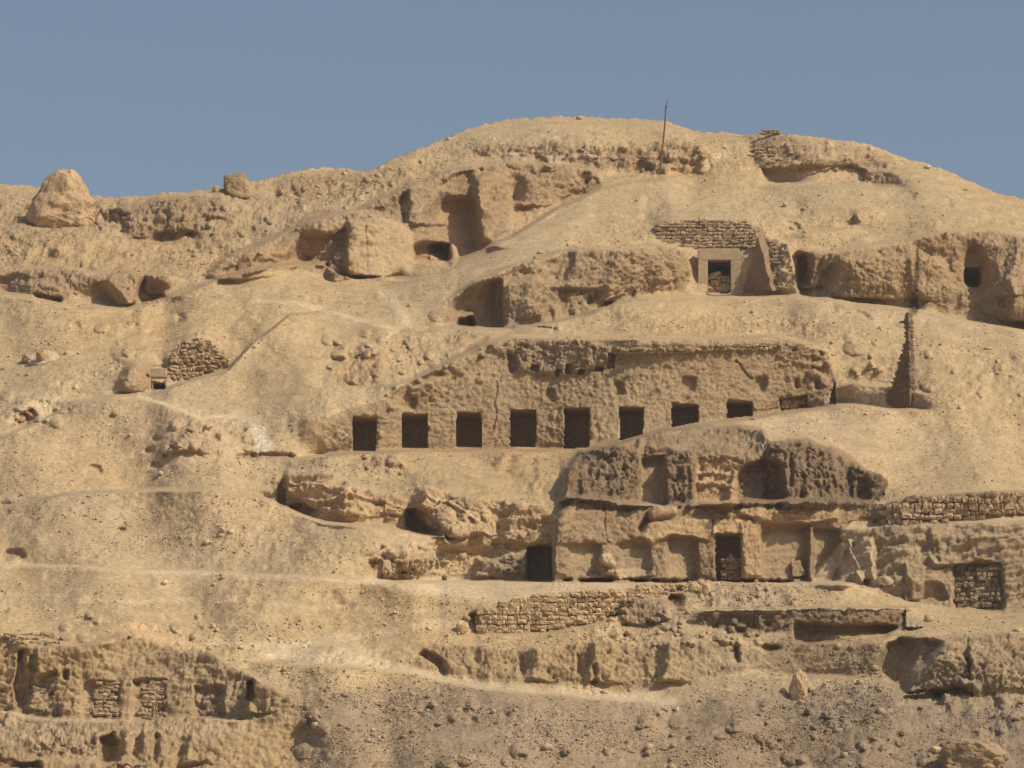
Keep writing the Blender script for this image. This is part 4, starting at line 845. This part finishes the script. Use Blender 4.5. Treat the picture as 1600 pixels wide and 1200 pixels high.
# ------------------------------------------------------------------ rubble and stones
def stone_mesh(name, seed, mat, blocky=.75):
    import bmesh
    r = random.Random(seed); bm = bmesh.new()
    bmesh.ops.create_cube(bm, size=1.0)
    bmesh.ops.subdivide_edges(bm, edges=bm.edges[:], cuts=1, use_grid_fill=True)
    for v in bm.verts:
        c = v.co; l = c.length; s = c.normalized() * .62
        v.co = c.lerp(s, 1 - blocky) if l > 0 else c
        v.co.x *= 1 + r.uniform(-.2, .2); v.co.y *= 1 + r.uniform(-.2, .2); v.co.z *= 1 + r.uniform(-.2, .2)
    me = bpy.data.meshes.new(name); bm.to_mesh(me); bm.free(); me.materials.append(mat)
    return me
SM = {m.name: [stone_mesh('stone', 11 + i, m, .45 + .06 * i) for i in range(6)] for m in (MST, MSB, MSG)}
def stone_fill(root, P, ch, cw, mat, thick=.35, out=.0, fixedY=None, name='stone', gap=1.0, wob=.08, rnd=None):
    """courses of separate stones over the picture area P, laid on the surface there"""
    r = rnd or random.Random(int(P[0][0] * 7 + P[0][1]))
    P = np.array(P, float); ox, oy, oz = root.location
    v0, v1 = P[:, 1].min(), P[:, 1].max(); v = v1 - ch * .5; n = 0
    def inside(u, vv):
        c = False
        for i in range(len(P)):
            xa, ya = P[i]; xb, yb = P[(i + 1) % len(P)]
            if (ya > vv) != (yb > vv) and u < (xb - xa) * (vv - ya) / (yb - ya) + xa: c = not c
        return c
    while v > v0:
        h = ch * r.uniform(.8, 1.2); u = P[:, 0].min() - r.uniform(0, cw)
        while u < P[:, 0].max():
            wdt = cw * r.choice((.45, .65, .9, 1, 1.3, 1.9)) * r.uniform(.85, 1.15); uc = u + wdt / 2; vc = v + r.uniform(-.18, .18) * ch
            if inside(uc, vc):
                Yd = fixedY if fixedY is not None else float(depth_at(uc, vc)[1])
                X = world(uc, vc, Yd - out); s = Yd / FPX
                o = bpy.data.objects.new(name, r.choice(SM[mat.name])); C.objects.link(o); o.parent = root
                o.location = (X[0] - ox, X[1] - oy + r.uniform(-wob, wob), X[2] - oz)
                o.scale = (wdt * s * gap, thick * r.uniform(.8, 1.25), h * s * gap * r.uniform(.8, 1.12))
                o.rotation_euler = (r.uniform(-.2, .2), r.uniform(-.2, .2), r.uniform(-.25, .25)); n += 1
            u += wdt
        v -= h * .95
    return n
def base_of(P):
    P = np.array(P, float); u = P[:, 0].mean(); v = P[:, 1].max()
    X = depth_at(u, v); return (float(X[0]), float(X[1]), float(X[2]))

RW = [(744, 990), (745, 956), (800, 938), (870, 926), (972, 920), (978, 940), (962, 962), (920, 975), (860, 986)]
e = empty('retaining_wall', base_of(RW), 'yellowish dry stone retaining wall of neat blocks below the court terrace', 'stone wall')
i = LNAMES.index('retaining_wall'); piece(i, 'core', MR, e, tuple(e.location))
print('retaining', stone_fill(e, RW, 7.0, 8.5, MST, .4, .12))
RW2 = [(985, 940), (975, 920), (1010, 912), (1062, 905), (1070, 918), (1040, 928)]
e = empty('rubble_wall', base_of(RW2), 'short loose continuation of the retaining wall near the terrace edge', 'stone wall')
print('rubble', stone_fill(e, RW2, 6.5, 8, MST, .4, .12, wob=.2))
RW3 = [(1378, 800), (1390, 788), (1430, 778), (1520, 772), (1640, 770), (1640, 800), (1560, 806), (1480, 816), (1380, 822)]
e = empty('field_wall', base_of(RW3), 'brown dry stone wall of rounded blocks at right above the layered rock', 'stone wall')
print('field', stone_fill(e, RW3, 9.5, 11, MSB, .5, .15))
RW4 = [(1027, 372), (1026, 352), (1085, 343), (1165, 347), (1188, 366), (1186, 388), (1060, 388)]
e = empty('rubble_wall', base_of(RW4), 'rubble stone wall built over the framed doorway', 'stone wall')
print('overdoor', stone_fill(e, RW4, 5.2, 9, MSB, .4, .15))
RW5 = [(1192, 420), (1190, 372), (1212, 376), (1222, 404), (1222, 414)]
e = empty('rubble_wall', base_of(RW5), 'small patch of rubble stones right of the shaded buttress', 'stone wall')
print('patch', stone_fill(e, RW5, 6, 9, MSB, .4, .1))
RW6 = [(264, 592), (266, 556), (285, 535), (318, 528), (342, 546), (355, 560), (330, 580), (290, 592)]
e = empty('stone_pile', base_of(RW6), 'conical pile of flat stones beside the half buried tomb entrance', 'stone pile')
print('cone', stone_fill(e, RW6, 5.5, 9, MSB, .5, .2, wob=.2))
RW7 = [(1106, 457), (1106, 430), (1124, 427), (1141, 430), (1142, 457)]
e = empty('door_blocking', base_of(RW7), 'rubble stones stacked in the lower half of the framed doorway', 'stone pile')
print('fill', stone_fill(e, RW7, 5, 8, MST, .4, 0, fixedY=YF + .55))
RW8 = [(1128, 907), (1129, 872), (1145, 868), (1157, 872), (1158, 907)]
e = empty('door_blocking', base_of(RW8), 'grey rubble filling the lower doorway of the pilastered tomb', 'stone pile')
print('fill2', stone_fill(e, RW8, 5.5, 6, MSG, .4, 0, fixedY=YL + 1.2))
RW9 = [(1494, 950), (1495, 888), (1562, 884), (1562, 950)]
e = empty('door_blocking', base_of(RW9), 'dark rubble blocking the wide square recess at right', 'stone pile')
print('fill3', stone_fill(e, RW9, 8, 9, MSG, .5, .1, wob=.25))
for (a, b_, lb) in ((148, 186, 'stone blocking of the left one of two narrow cliff openings'), (222, 260, 'stone blocking of the right one of two narrow cliff openings')):
    P = [(a, 1126), (a, 1066), (b_, 1065), (b_, 1126)]
    e = empty('door_blocking', base_of(P), lb, 'stone pile')
    print('fill4', stone_fill(e, P, 6.5, 8.5, MSB, .4, .15))
P = [(600, 903), (602, 882), (620, 874), (690, 872), (688, 886), (660, 892), (650, 903)]
e = empty('rubble_wall', base_of(P), 'broken courses of small stones on the slope left of the court', 'stone wall'); print(stone_fill(e, P, 6, 8, MSB, .4, .12))
P = [(10, 995), (25, 986), (90, 990), (104, 1004), (80, 1008), (20, 1004)]
e = empty('rubble_wall', base_of(P), 'low tumbled stone wall on the edge of the lower left cliff', 'stone wall'); print(stone_fill(e, P, 6, 10, MSB, .5, .15, wob=.2))
P = [(1172, 248), (1174, 234), (1210, 226), (1262, 226), (1260, 236), (1215, 244), (1240, 262), (1190, 262)]
e = empty('rubble_wall', base_of(P), 'rough stone wall remnant high on the right shoulder', 'stone wall'); print(stone_fill(e, P, 5, 8, MSB, .4, .1, wob=.15))
P = [(1250, 258), (1256, 248), (1300, 243), (1346, 253), (1340, 258), (1290, 256)]
e = empty('rubble_wall', base_of(P), 'curved stone wall edging the smooth hollow on the right shoulder', 'stone wall'); print(stone_fill(e, P, 5, 8, MSB, .4, .1, wob=.15))
P = [(1188, 209), (1192, 203), (1214, 203), (1224, 210)]
e = empty('cairn', base_of([(1188, 211), (1220, 212)]), 'tiny stone cairn on the skyline right of the pole', 'cairn'); print(stone_fill(e, P, 4, 7, MSB, .4, .1, fixedY=float(depth_at(1205, 213)[1])))
P = [(958, 553), (960, 544), (1080, 541), (1218, 537), (1220, 545), (1080, 551)]
e = empty('stone_course', base_of(P), 'thin row of stones along the top of the long tomb front', 'stone wall'); print(stone_fill(e, P, 5, 9, MSB, .4, .15, wob=.15))
P = [(1222, 638), (1222, 626), (1256, 622), (1258, 634)]
e = empty('door_blocking', base_of(P), 'pale stones lying in a low gap at the right end of the long tomb', 'stone pile'); print(stone_fill(e, P, 6, 8, MST, .4, .1))

# ------------------------------------------------------------------ framed doorway: jambs and lintel, shaded buttress
def hexa(name, pts, mat, parent=None):
    me = bpy.data.meshes.new(name); me.from_pydata(pts, [], [(0, 1, 2, 3), (7, 6, 5, 4), (0, 4, 5, 1), (1, 5, 6, 2), (2, 6, 7, 3), (3, 7, 4, 0)]); me.materials.append(mat); me.update()
    return link(name, me, parent)
def slab(name, u0, v0, u1, v1, Yf, th, root, mat, bev=.03, du=0.0):
    o = root.location
    a = [world(u0, v1, Yf), world(u1, v1, Yf), world(u1 + du, v0, Yf), world(u0 + du, v0, Yf)]
    pts = [(p[0] - o[0], p[1] - o[1], p[2] - o[2]) for p in a] + [(p[0] - o[0], p[1] + th - o[1], p[2] - o[2]) for p in a]
    ob = hexa(name, pts, mat, root)
    md = ob.modifiers.new('bevel', 'BEVEL'); md.width = bev; md.segments = 2
    return ob
ft = ROOT['framed_tomb']; Yd = YF - .62
slab('jamb', 1091, 406.5, 1106, 458, Yd, 1.0, ft, MFR); slab('jamb', 1142, 406.5, 1156, 458, Yd, 1.0, ft, MFR)
slab('lintel', 1091, 388, 1156, 406, Yd - .02, 1.0, ft, MFR)
lt = ROOT['left_tomb']; yl_ = float(depth_at(231, 600)[1])
slab('lintel', 235, 575, 260, 589.5, yl_ + .05, .8, lt, MFR, .06); slab('jamb', 229.5, 589.8, 234.8, 613, yl_ + .02, .7, lt, MFR, .05)
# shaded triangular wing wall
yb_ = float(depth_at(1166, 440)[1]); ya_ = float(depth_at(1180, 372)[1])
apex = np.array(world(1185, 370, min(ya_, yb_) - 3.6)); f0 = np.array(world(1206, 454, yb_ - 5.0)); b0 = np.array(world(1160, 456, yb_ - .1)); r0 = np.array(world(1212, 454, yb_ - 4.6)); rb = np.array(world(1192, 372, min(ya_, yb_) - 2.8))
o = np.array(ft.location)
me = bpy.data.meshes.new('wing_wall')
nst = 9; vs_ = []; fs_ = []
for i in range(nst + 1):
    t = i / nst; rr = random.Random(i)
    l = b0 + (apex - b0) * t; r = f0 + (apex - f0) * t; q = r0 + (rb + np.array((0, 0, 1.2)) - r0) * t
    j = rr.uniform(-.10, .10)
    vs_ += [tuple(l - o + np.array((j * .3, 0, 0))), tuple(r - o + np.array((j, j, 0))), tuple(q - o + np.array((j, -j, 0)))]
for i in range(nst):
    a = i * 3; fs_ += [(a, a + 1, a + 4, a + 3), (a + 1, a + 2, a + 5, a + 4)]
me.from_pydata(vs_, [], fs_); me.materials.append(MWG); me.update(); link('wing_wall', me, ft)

# ------------------------------------------------------------------ mud brick pier
gx = depth_at(1424, 634)
YP = float(gx[1]) - .3
sP = YP / FPX
p0 = np.array(world(1422, 637, YP)); e = empty('mud_brick_pier', tuple(p0), 'tall thin stepped mud brick pier standing alone at right', 'ruin')
ax = np.array((-.72, .70, 0)); ax /= np.linalg.norm(ax); nx = np.array((.70, .72, 0)) # along the wall, across it
bh = .155; ncourse = int(155 * sP / bh); wallw = .80
prof_h = [0, .06, .14, .27, .42, .58, .70, .76, .83, .9, .955, 1.0]; prof_l = [3.6, 3.0, 2.5, 1.9, 1.35, .82, .50, .45, .48, .42, .40, .34]
vs_ = []; fs_ = []
rr = random.Random(4)
for c in range(-6, ncourse):
    t = max(0, c / ncourse); ln = np.interp(t, prof_h, prof_l) + rr.uniform(-.09, .09); z0 = c * bh
    if abs(t - .885) < .03: ln += .42
    npc = max(1, int(round(ln / .34))); bl = ln / npc
    wtop = wallw * (1 - .22 * t)
    for i in range(npc):
        for k_ in range(2):
            if c > 3 and i == npc - 1 and rr.random() < .22: continue
            s0 = i * bl + rr.uniform(0, .012); s1 = (i + 1) * bl - .018 + (rr.uniform(-.06, .05) if i == npc - 1 else 0)
            w0 = k_ * wtop / 2 + (rr.uniform(-.03, .07) if k_ == 0 else .01); w1 = (k_ + 1) * wtop / 2 - (.012 if k_ == 0 else rr.uniform(-.04, .09))
            sh = rr.uniform(-.07, .09) if i == 0 else 0
            n0 = len(vs_)
            for zz in (z0 + .014, z0 + bh - .014):
                for (s_, w_) in ((s0 + sh, w0), (s1, w0), (s1, w1), (s0 + sh, w1)):
                    q = ax * s_ + nx * (w_); vs_.append((q[0], q[1], zz + rr.uniform(-.008, .008)))
            fs_ += [tuple(n0 + j for j in f) for f in ((0, 3, 2, 1), (4, 5, 6, 7), (0, 1, 5, 4), (1, 2, 6, 5), (2, 3, 7, 6), (3, 0, 4, 7))]
me = bpy.data.meshes.new('brickwork'); me.from_pydata(vs_, [], fs_); me.materials.append(MBR); me.update()
bo = link('brickwork', me, e); bo['kind'] = 'stuff'
# mortar core so that no light shows through the joints
vs_ = []; fs_ = []
ts = np.linspace(0, .97, 16)
for t in ts:
    ln = float(np.interp(t, prof_h, prof_l)) - .12; wt = wallw * (1 - .22 * t)
    for (s_, w_) in ((.05, .06), (max(.1, ln), .06), (max(.1, ln), wt - .07), (.05, wt - .07)):
        q = ax * s_ + nx * w_; vs_.append((q[0], q[1], t * ncourse * bh - (1.0 if t == 0 else 0)))
for i in range(len(ts) - 1):
    a = i * 4
    for j in range(4): fs_.append((a + j, a + (j + 1) % 4, a + 4 + (j + 1) % 4, a + 4 + j))
fs_.append(tuple(range(len(vs_) - 4, len(vs_))))
me = bpy.data.meshes.new('mortar_core'); me.from_pydata(vs_, [], fs_); me.materials.append(MBR); me.update(); link('mortar_core', me, e)

# ------------------------------------------------------------------ pole
gx = depth_at(1031, 271); YQ = float(gx[1]) - .1
a = np.array(world(1031, 275, YQ)); bt = np.array(world(1041.5, 158, YQ))
e = empty('wooden_pole', tuple(a), 'thin leaning wooden pole standing on the summit slope', 'pole')
def tube(name, A, B, r0, r1, mat, parent, n=8):
    A = np.array(A, float); B = np.array(B, float); d = B - A; d /= np.linalg.norm(d)
    s = np.cross(d, (0, 1, 0)); s /= np.linalg.norm(s); t = np.cross(d, s); vs_ = []; fs_ = []
    for i in range(7):
        f = i / 6; c = A + (B - A) * f + s * .03 * math.sin(f * 7); rr_ = r0 + (r1 - r0) * f
        for j in range(n):
            q = 2 * math.pi * j / n; vs_.append(tuple(c + s * rr_ * math.cos(q) + t * rr_ * math.sin(q)))
    for i in range(6):
        for j in range(n): fs_.append((i * n + j, i * n + (j + 1) % n, (i + 1) * n + (j + 1) % n, (i + 1) * n + j))
    fs_ += [tuple(range(n))[::-1], tuple(range(6 * n, 7 * n))]
    me = bpy.data.meshes.new(name); me.from_pydata(vs_, [], fs_); me.materials.append(mat); me.update(); return link(name, me, parent)
dv = bt - a
tube('shaft', (0, 0, -.4), dv * .93, .105, .07, MWOOD, e); tube('tip', dv * .90 + np.array((.07, -.05, 0)), dv * 1.02 + np.array((.05, -.05, 0)), .05, .035, MWOOD, e)

# ------------------------------------------------------------------ boulders, each a thing
def boulder(name, u, v, wu, hv, label, cat='boulder', depth=None, seed=0, mat=None, facets=6, up=.5, sink=.12, rz=0.0, jag=.16, prof=None):
    """(u,v) is the foot of the stone in the picture, wu x hv its size there"""
    import bmesh
    X = depth_at(u, v); Yd = float(X[1]); s = Yd / FPX
    rw = wu * s * .5; rh = hv * s; rd = (depth or rw * 1.6) * .5
    bm = bmesh.new(); bmesh.ops.create_icosphere(bm, subdivisions=5 if wu > 60 else 4 if wu > 28 else 3, radius=1.0)
    r = random.Random(seed); pl = []
    for i in range(facets * 3):
        t = r.uniform(0, 2 * math.pi); q = r.uniform(-.3, .8); l = math.sqrt(1 - q * q); pl.append((l * math.cos(t), l * math.sin(t), q, r.uniform(.66, .9)))
    if u == 370: pl = [(x_, y_, z_, .6) for x_, y_, z_ in ((.97, -.2, .1), (-.97, -.2, -.1), (.1, -.98, -.1), (0, .1, .99), (-.5, -.6, .62), (.6, .2, .75), (.6, -.75, -.2))]
    co = np.array([v_.co[:] for v_ in bm.verts])
    for (a_, b_, c_, d_) in pl:
        dd = co @ np.array((a_, b_, c_)); ov = np.maximum(dd - d_, 0); co -= ov[:, None] * np.array((a_, b_, c_)) * .9
    nn = fbm(co[:, 0] * 1.3 + seed, co[:, 1] * 1.3, co[:, 2] * 1.3, 4, seed) * jag + fbm(co[:, 0] * 4 + seed, co[:, 1] * 4, co[:, 2] * 4, 3, seed + 5) * jag * .7
    nn = nn + (ridged(co[:, 0] * 3 + seed, co[:, 1] * 3, co[:, 2] * 3, seed + 9, 3) * .04 if wu > 28 else 0) + (worley((co[:, 0] * 3.5 + 9).astype(f32), (co[:, 1] * 3.5).astype(f32), (co[:, 2] * 3.5).astype(f32), seed)[2] * .035 if wu > 28 else 0)
    co *= (1 + nn)[:, None]
    co[:, 0] *= rw; co[:, 1] *= rd; co[:, 2] = (co[:, 2] * .5 + .5 - sink) * rh / (1 - sink)
    if u == 98: q = np.clip(co[:, 2] / rh, 0, 1); co[:, 0] *= 1.12 - .75 * np.clip(q - .42, 0, 1) ; co[:, 0] += rw * .12 * np.clip(q - .5, 0, 1); co[:, 1] *= 1.1 - .5 * q
    if prof:
        tt = np.clip(co[:, 2] / rh, 0, 1); P_ = np.array(prof); xl = np.interp(tt, P_[:, 0], P_[:, 1]); xr = np.interp(tt, P_[:, 0], P_[:, 2])
        nat = np.sqrt(np.clip(1 - (2 * tt - 1) ** 2, .05, 1))
        q = np.clip(co[:, 0] / (rw * nat), -1.1, 1.1); sg = np.sign(q) * np.abs(q) ** .8
        co[:, 0] = (xl + xr) / 2 * rw + sg * (xr - xl) / 2 * rw; co[:, 1] *= np.clip(((xr - xl) / 2) / nat, .5, 1.6)
    for v_, c in zip(bm.verts, co): v_.co = c
    me = bpy.data.meshes.new(name); bm.to_mesh(me); bm.free(); me.materials.append(mat or MB)
    o = link(name, me); o.location = (float(X[0]), Yd + rd * .15, float(X[2])); o.rotation_euler = (0, 0, rz)
    return tag(o, label, cat)
PROF = {}
BLD = [
 (98, 353, 118, 92, 'large pale pointed boulder perched on the skyline at far left', 4, 7, .10),
 (370, 307, 58, 42, 'blocky boulder on the skyline left of the saddle', 9, 6, .10),
 (338, 300, 14, 12, 'small stone left of the blocky skyline boulder', 3, 5, .1),
 (1250, 1092, 30, 46, 'upright tan boulder standing on the lower slope', 12, 5, .12),
 (1522, 1210, 116, 56, 'large dark boulder at the bottom right corner', 15, 5, .10),
 (42, 566, 22, 14, 'small pale stone left of its twin on the left slope', 2, 6, .12),
 (66, 564, 24, 20, 'rounded brown stone right of its pale twin on the left slope', 5, 6, .12),
 (722, 990, 22, 22, 'grey stone at the left end of the retaining wall', 6, 6, .12),
 (1085, 925, 24, 16, 'pale flat stone at the end of the terrace rubble', 7, 6, .12),
 (1104, 928, 18, 20, 'rounded pale stone beside the terrace rubble', 8, 6, .12),
 (1462, 1178, 26, 10, 'flat stone leaning left of the dark corner boulder', 10, 6, .12),
 (640, 480, 9, 7, 'small rock on the sandy chute below the cave cliff', 13, 5, .1),
 (905, 187, 12, 6, 'pale stone on the summit skyline', 14, 5, .1),
 (695, 907, 9, 9, 'small dark rock on the terrace edge left of the court', 17, 5, .1),
]
for (u, v, wu, hv, lb, sdv, fc, jg) in BLD:
    boulder('boulder' if wu > 28 else 'stone_block', u, v, wu, hv, lb, 'boulder' if wu > 28 else 'rock', seed=sdv, prof=PROF.get(u), facets=fc, jag=jg + .06, mat=MWOOD if u == 695 else MDK if u == 1522 else None, depth=4.0 if u == 1522 else None)

# ------------------------------------------------------------------ scree: loose stones too many to count
dens = F['scree'] * np.clip(.55 + 1.9 * fbm(U / 90, V / 34, U * 0, 4, 90), .04, 3) ; dens = np.clip(dens, 0, 4) * (LAB == 0) * valid * (V > RV[None, :] + 3) * (V < 1300)
dens += .25 * (LAB > 0) * F['hewn'] * 0
a2 = (Y / FPX) ** 2
from itertools import combinations
def hull(pts):
    pts = np.array(pts, float); pts /= np.linalg.norm(pts[0]); n = len(pts)
    el = min(np.linalg.norm(pts[a_] - pts[b_]) for a_, b_ in combinations(range(n), 2)) * 1.05; fs = []
    for a_, b_, c_ in combinations(range(n), 3):
        if max(np.linalg.norm(pts[a_] - pts[b_]), np.linalg.norm(pts[b_] - pts[c_]), np.linalg.norm(pts[a_] - pts[c_])) < el:
            n_ = np.cross(pts[b_] - pts[a_], pts[c_] - pts[a_]); fs.append((a_, b_, c_) if n_ @ pts[a_] > 0 else (a_, c_, b_))
    return pts, np.array(fs)
phi = (1 + 5 ** .5) / 2
ICO = hull([q for s1 in (-1, 1) for s2 in (-1, 1) for q in ((0, s1, s2 * phi), (s1, s2 * phi, 0), (s2 * phi, 0, s1))])
OCT = hull([(1, 0, 0), (-1, 0, 0), (0, 1, 0), (0, -1, 0), (0, 0, 1), (0, 0, -1)])
pr = dens.ravel(); cum = np.cumsum(pr)
def scatter(NS, shape, sz, bright):
    pv, pf = shape; nv = len(pv)
    pick = np.searchsorted(cum, rng.random(NS) * cum[-1]); rr_, cc_ = np.divmod(pick, W)
    ctr = np.stack([PX[rr_, cc_], PY[rr_, cc_], PZ[rr_, cc_]], -1)
    ctr += np.stack([rng.uniform(-.06, .06, NS), rng.uniform(-.1, .1, NS), sz * .25], -1)
    sc3 = sz[:, None] * rng.uniform(.65, 1.3, (NS, 3)) * np.array((1.15, 1.0, .8))
    ang = rng.uniform(0, 2 * math.pi, NS); ca, sa = np.cos(ang), np.sin(ang)
    v0 = pv[None] * (1 + rng.uniform(-.34, .3, (NS, nv, 1))) * sc3[:, None, :]
    vv = np.empty_like(v0); vv[..., 0] = v0[..., 0] * ca[:, None] - v0[..., 1] * sa[:, None]; vv[..., 1] = v0[..., 0] * sa[:, None] + v0[..., 1] * ca[:, None]; vv[..., 2] = v0[..., 2]
    vv += ctr[:, None, :]
    tc_ = np.clip(COL[rr_, cc_] * rng.uniform(*bright, (NS, 1)) + rng.uniform(0, .05, (NS, 1)), 0, .72)
    return vv.reshape(-1, 3), (pf[None] + (np.arange(NS) * nv)[:, None, None]).reshape(-1, 3), np.repeat(tc_, nv, 0)
n1, n2 = 11000, 105000
A_ = scatter(n1, ICO, np.clip(.05 + .03 * rng.pareto(2.4, n1), .05, .32), (.72, 1.4)); B_ = scatter(n2, OCT, np.clip(.03 + .02 * rng.pareto(3.0, n2), .03, .12), (.7, 1.75))
me = mesh_np('scree', np.concatenate([A_[0], B_[0]]), np.concatenate([A_[1], B_[1] + len(A_[0])]), MS, np.concatenate([A_[2], B_[2]]))
tag(link('scree', me), 'loose limestone scree lying all over the slopes', 'scree', None, 'stuff')

# ------------------------------------------------------------------ the plain, out to the horizon
gm = mat_ground('plain_sand', .3, .2, .15, base=(.45, .33, .2), attr=False)
me = bpy.data.meshes.new('ground'); S = 6000
me.from_pydata([(-S, -S, 0), (S, -S, 0), (S, S, 0), (-S, S, 0)], [], [(0, 1, 2, 3)]); me.materials.append(gm)
tag(link('ground', me), 'flat sandy plain below the hill', None, None, 'structure')
# ------------------------------------------------------------------ thin dusty air
hz = bpy.data.meshes.new('haze'); zt = float(PF[:, 2].max()) + 14.0
hx0, hx1, hy0, hy1, hz0 = -420.0, 420.0, -60.0, 640.0, -1.6
hz.from_pydata([(hx0, hy0, hz0), (hx1, hy0, hz0), (hx1, hy1, hz0), (hx0, hy1, hz0), (hx0, hy0, zt), (hx1, hy0, zt), (hx1, hy1, zt), (hx0, hy1, zt)], [], [(0, 3, 2, 1), (4, 5, 6, 7), (0, 1, 5, 4), (1, 2, 6, 5), (2, 3, 7, 6), (3, 0, 4, 7)])
hm = bpy.data.materials.new('thin_dusty_air'); hm.use_nodes = True; hn = hm.node_tree
for n_ in list(hn.nodes):
    if n_.type == 'BSDF_PRINCIPLED': hn.nodes.remove(n_)
pv_ = hn.nodes.new('ShaderNodeVolumePrincipled'); pv_.inputs['Color'].default_value = (.93, .94, .96, 1); pv_.inputs['Density'].default_value = HAZE; pv_.inputs['Anisotropy'].default_value = .2
hn.links.new(pv_.outputs[0], [n_ for n_ in hn.nodes if n_.type == 'OUTPUT_MATERIAL'][0].inputs['Volume'])
hz.materials.append(hm); tag(link('haze', hz), 'thin pale dusty air over the hillside', 'haze', None, 'stuff')
scene.render.film_transparent = False
scene.cycles.max_bounces = 8; scene.cycles.diffuse_bounces = 6
print('objects', len(bpy.data.objects))
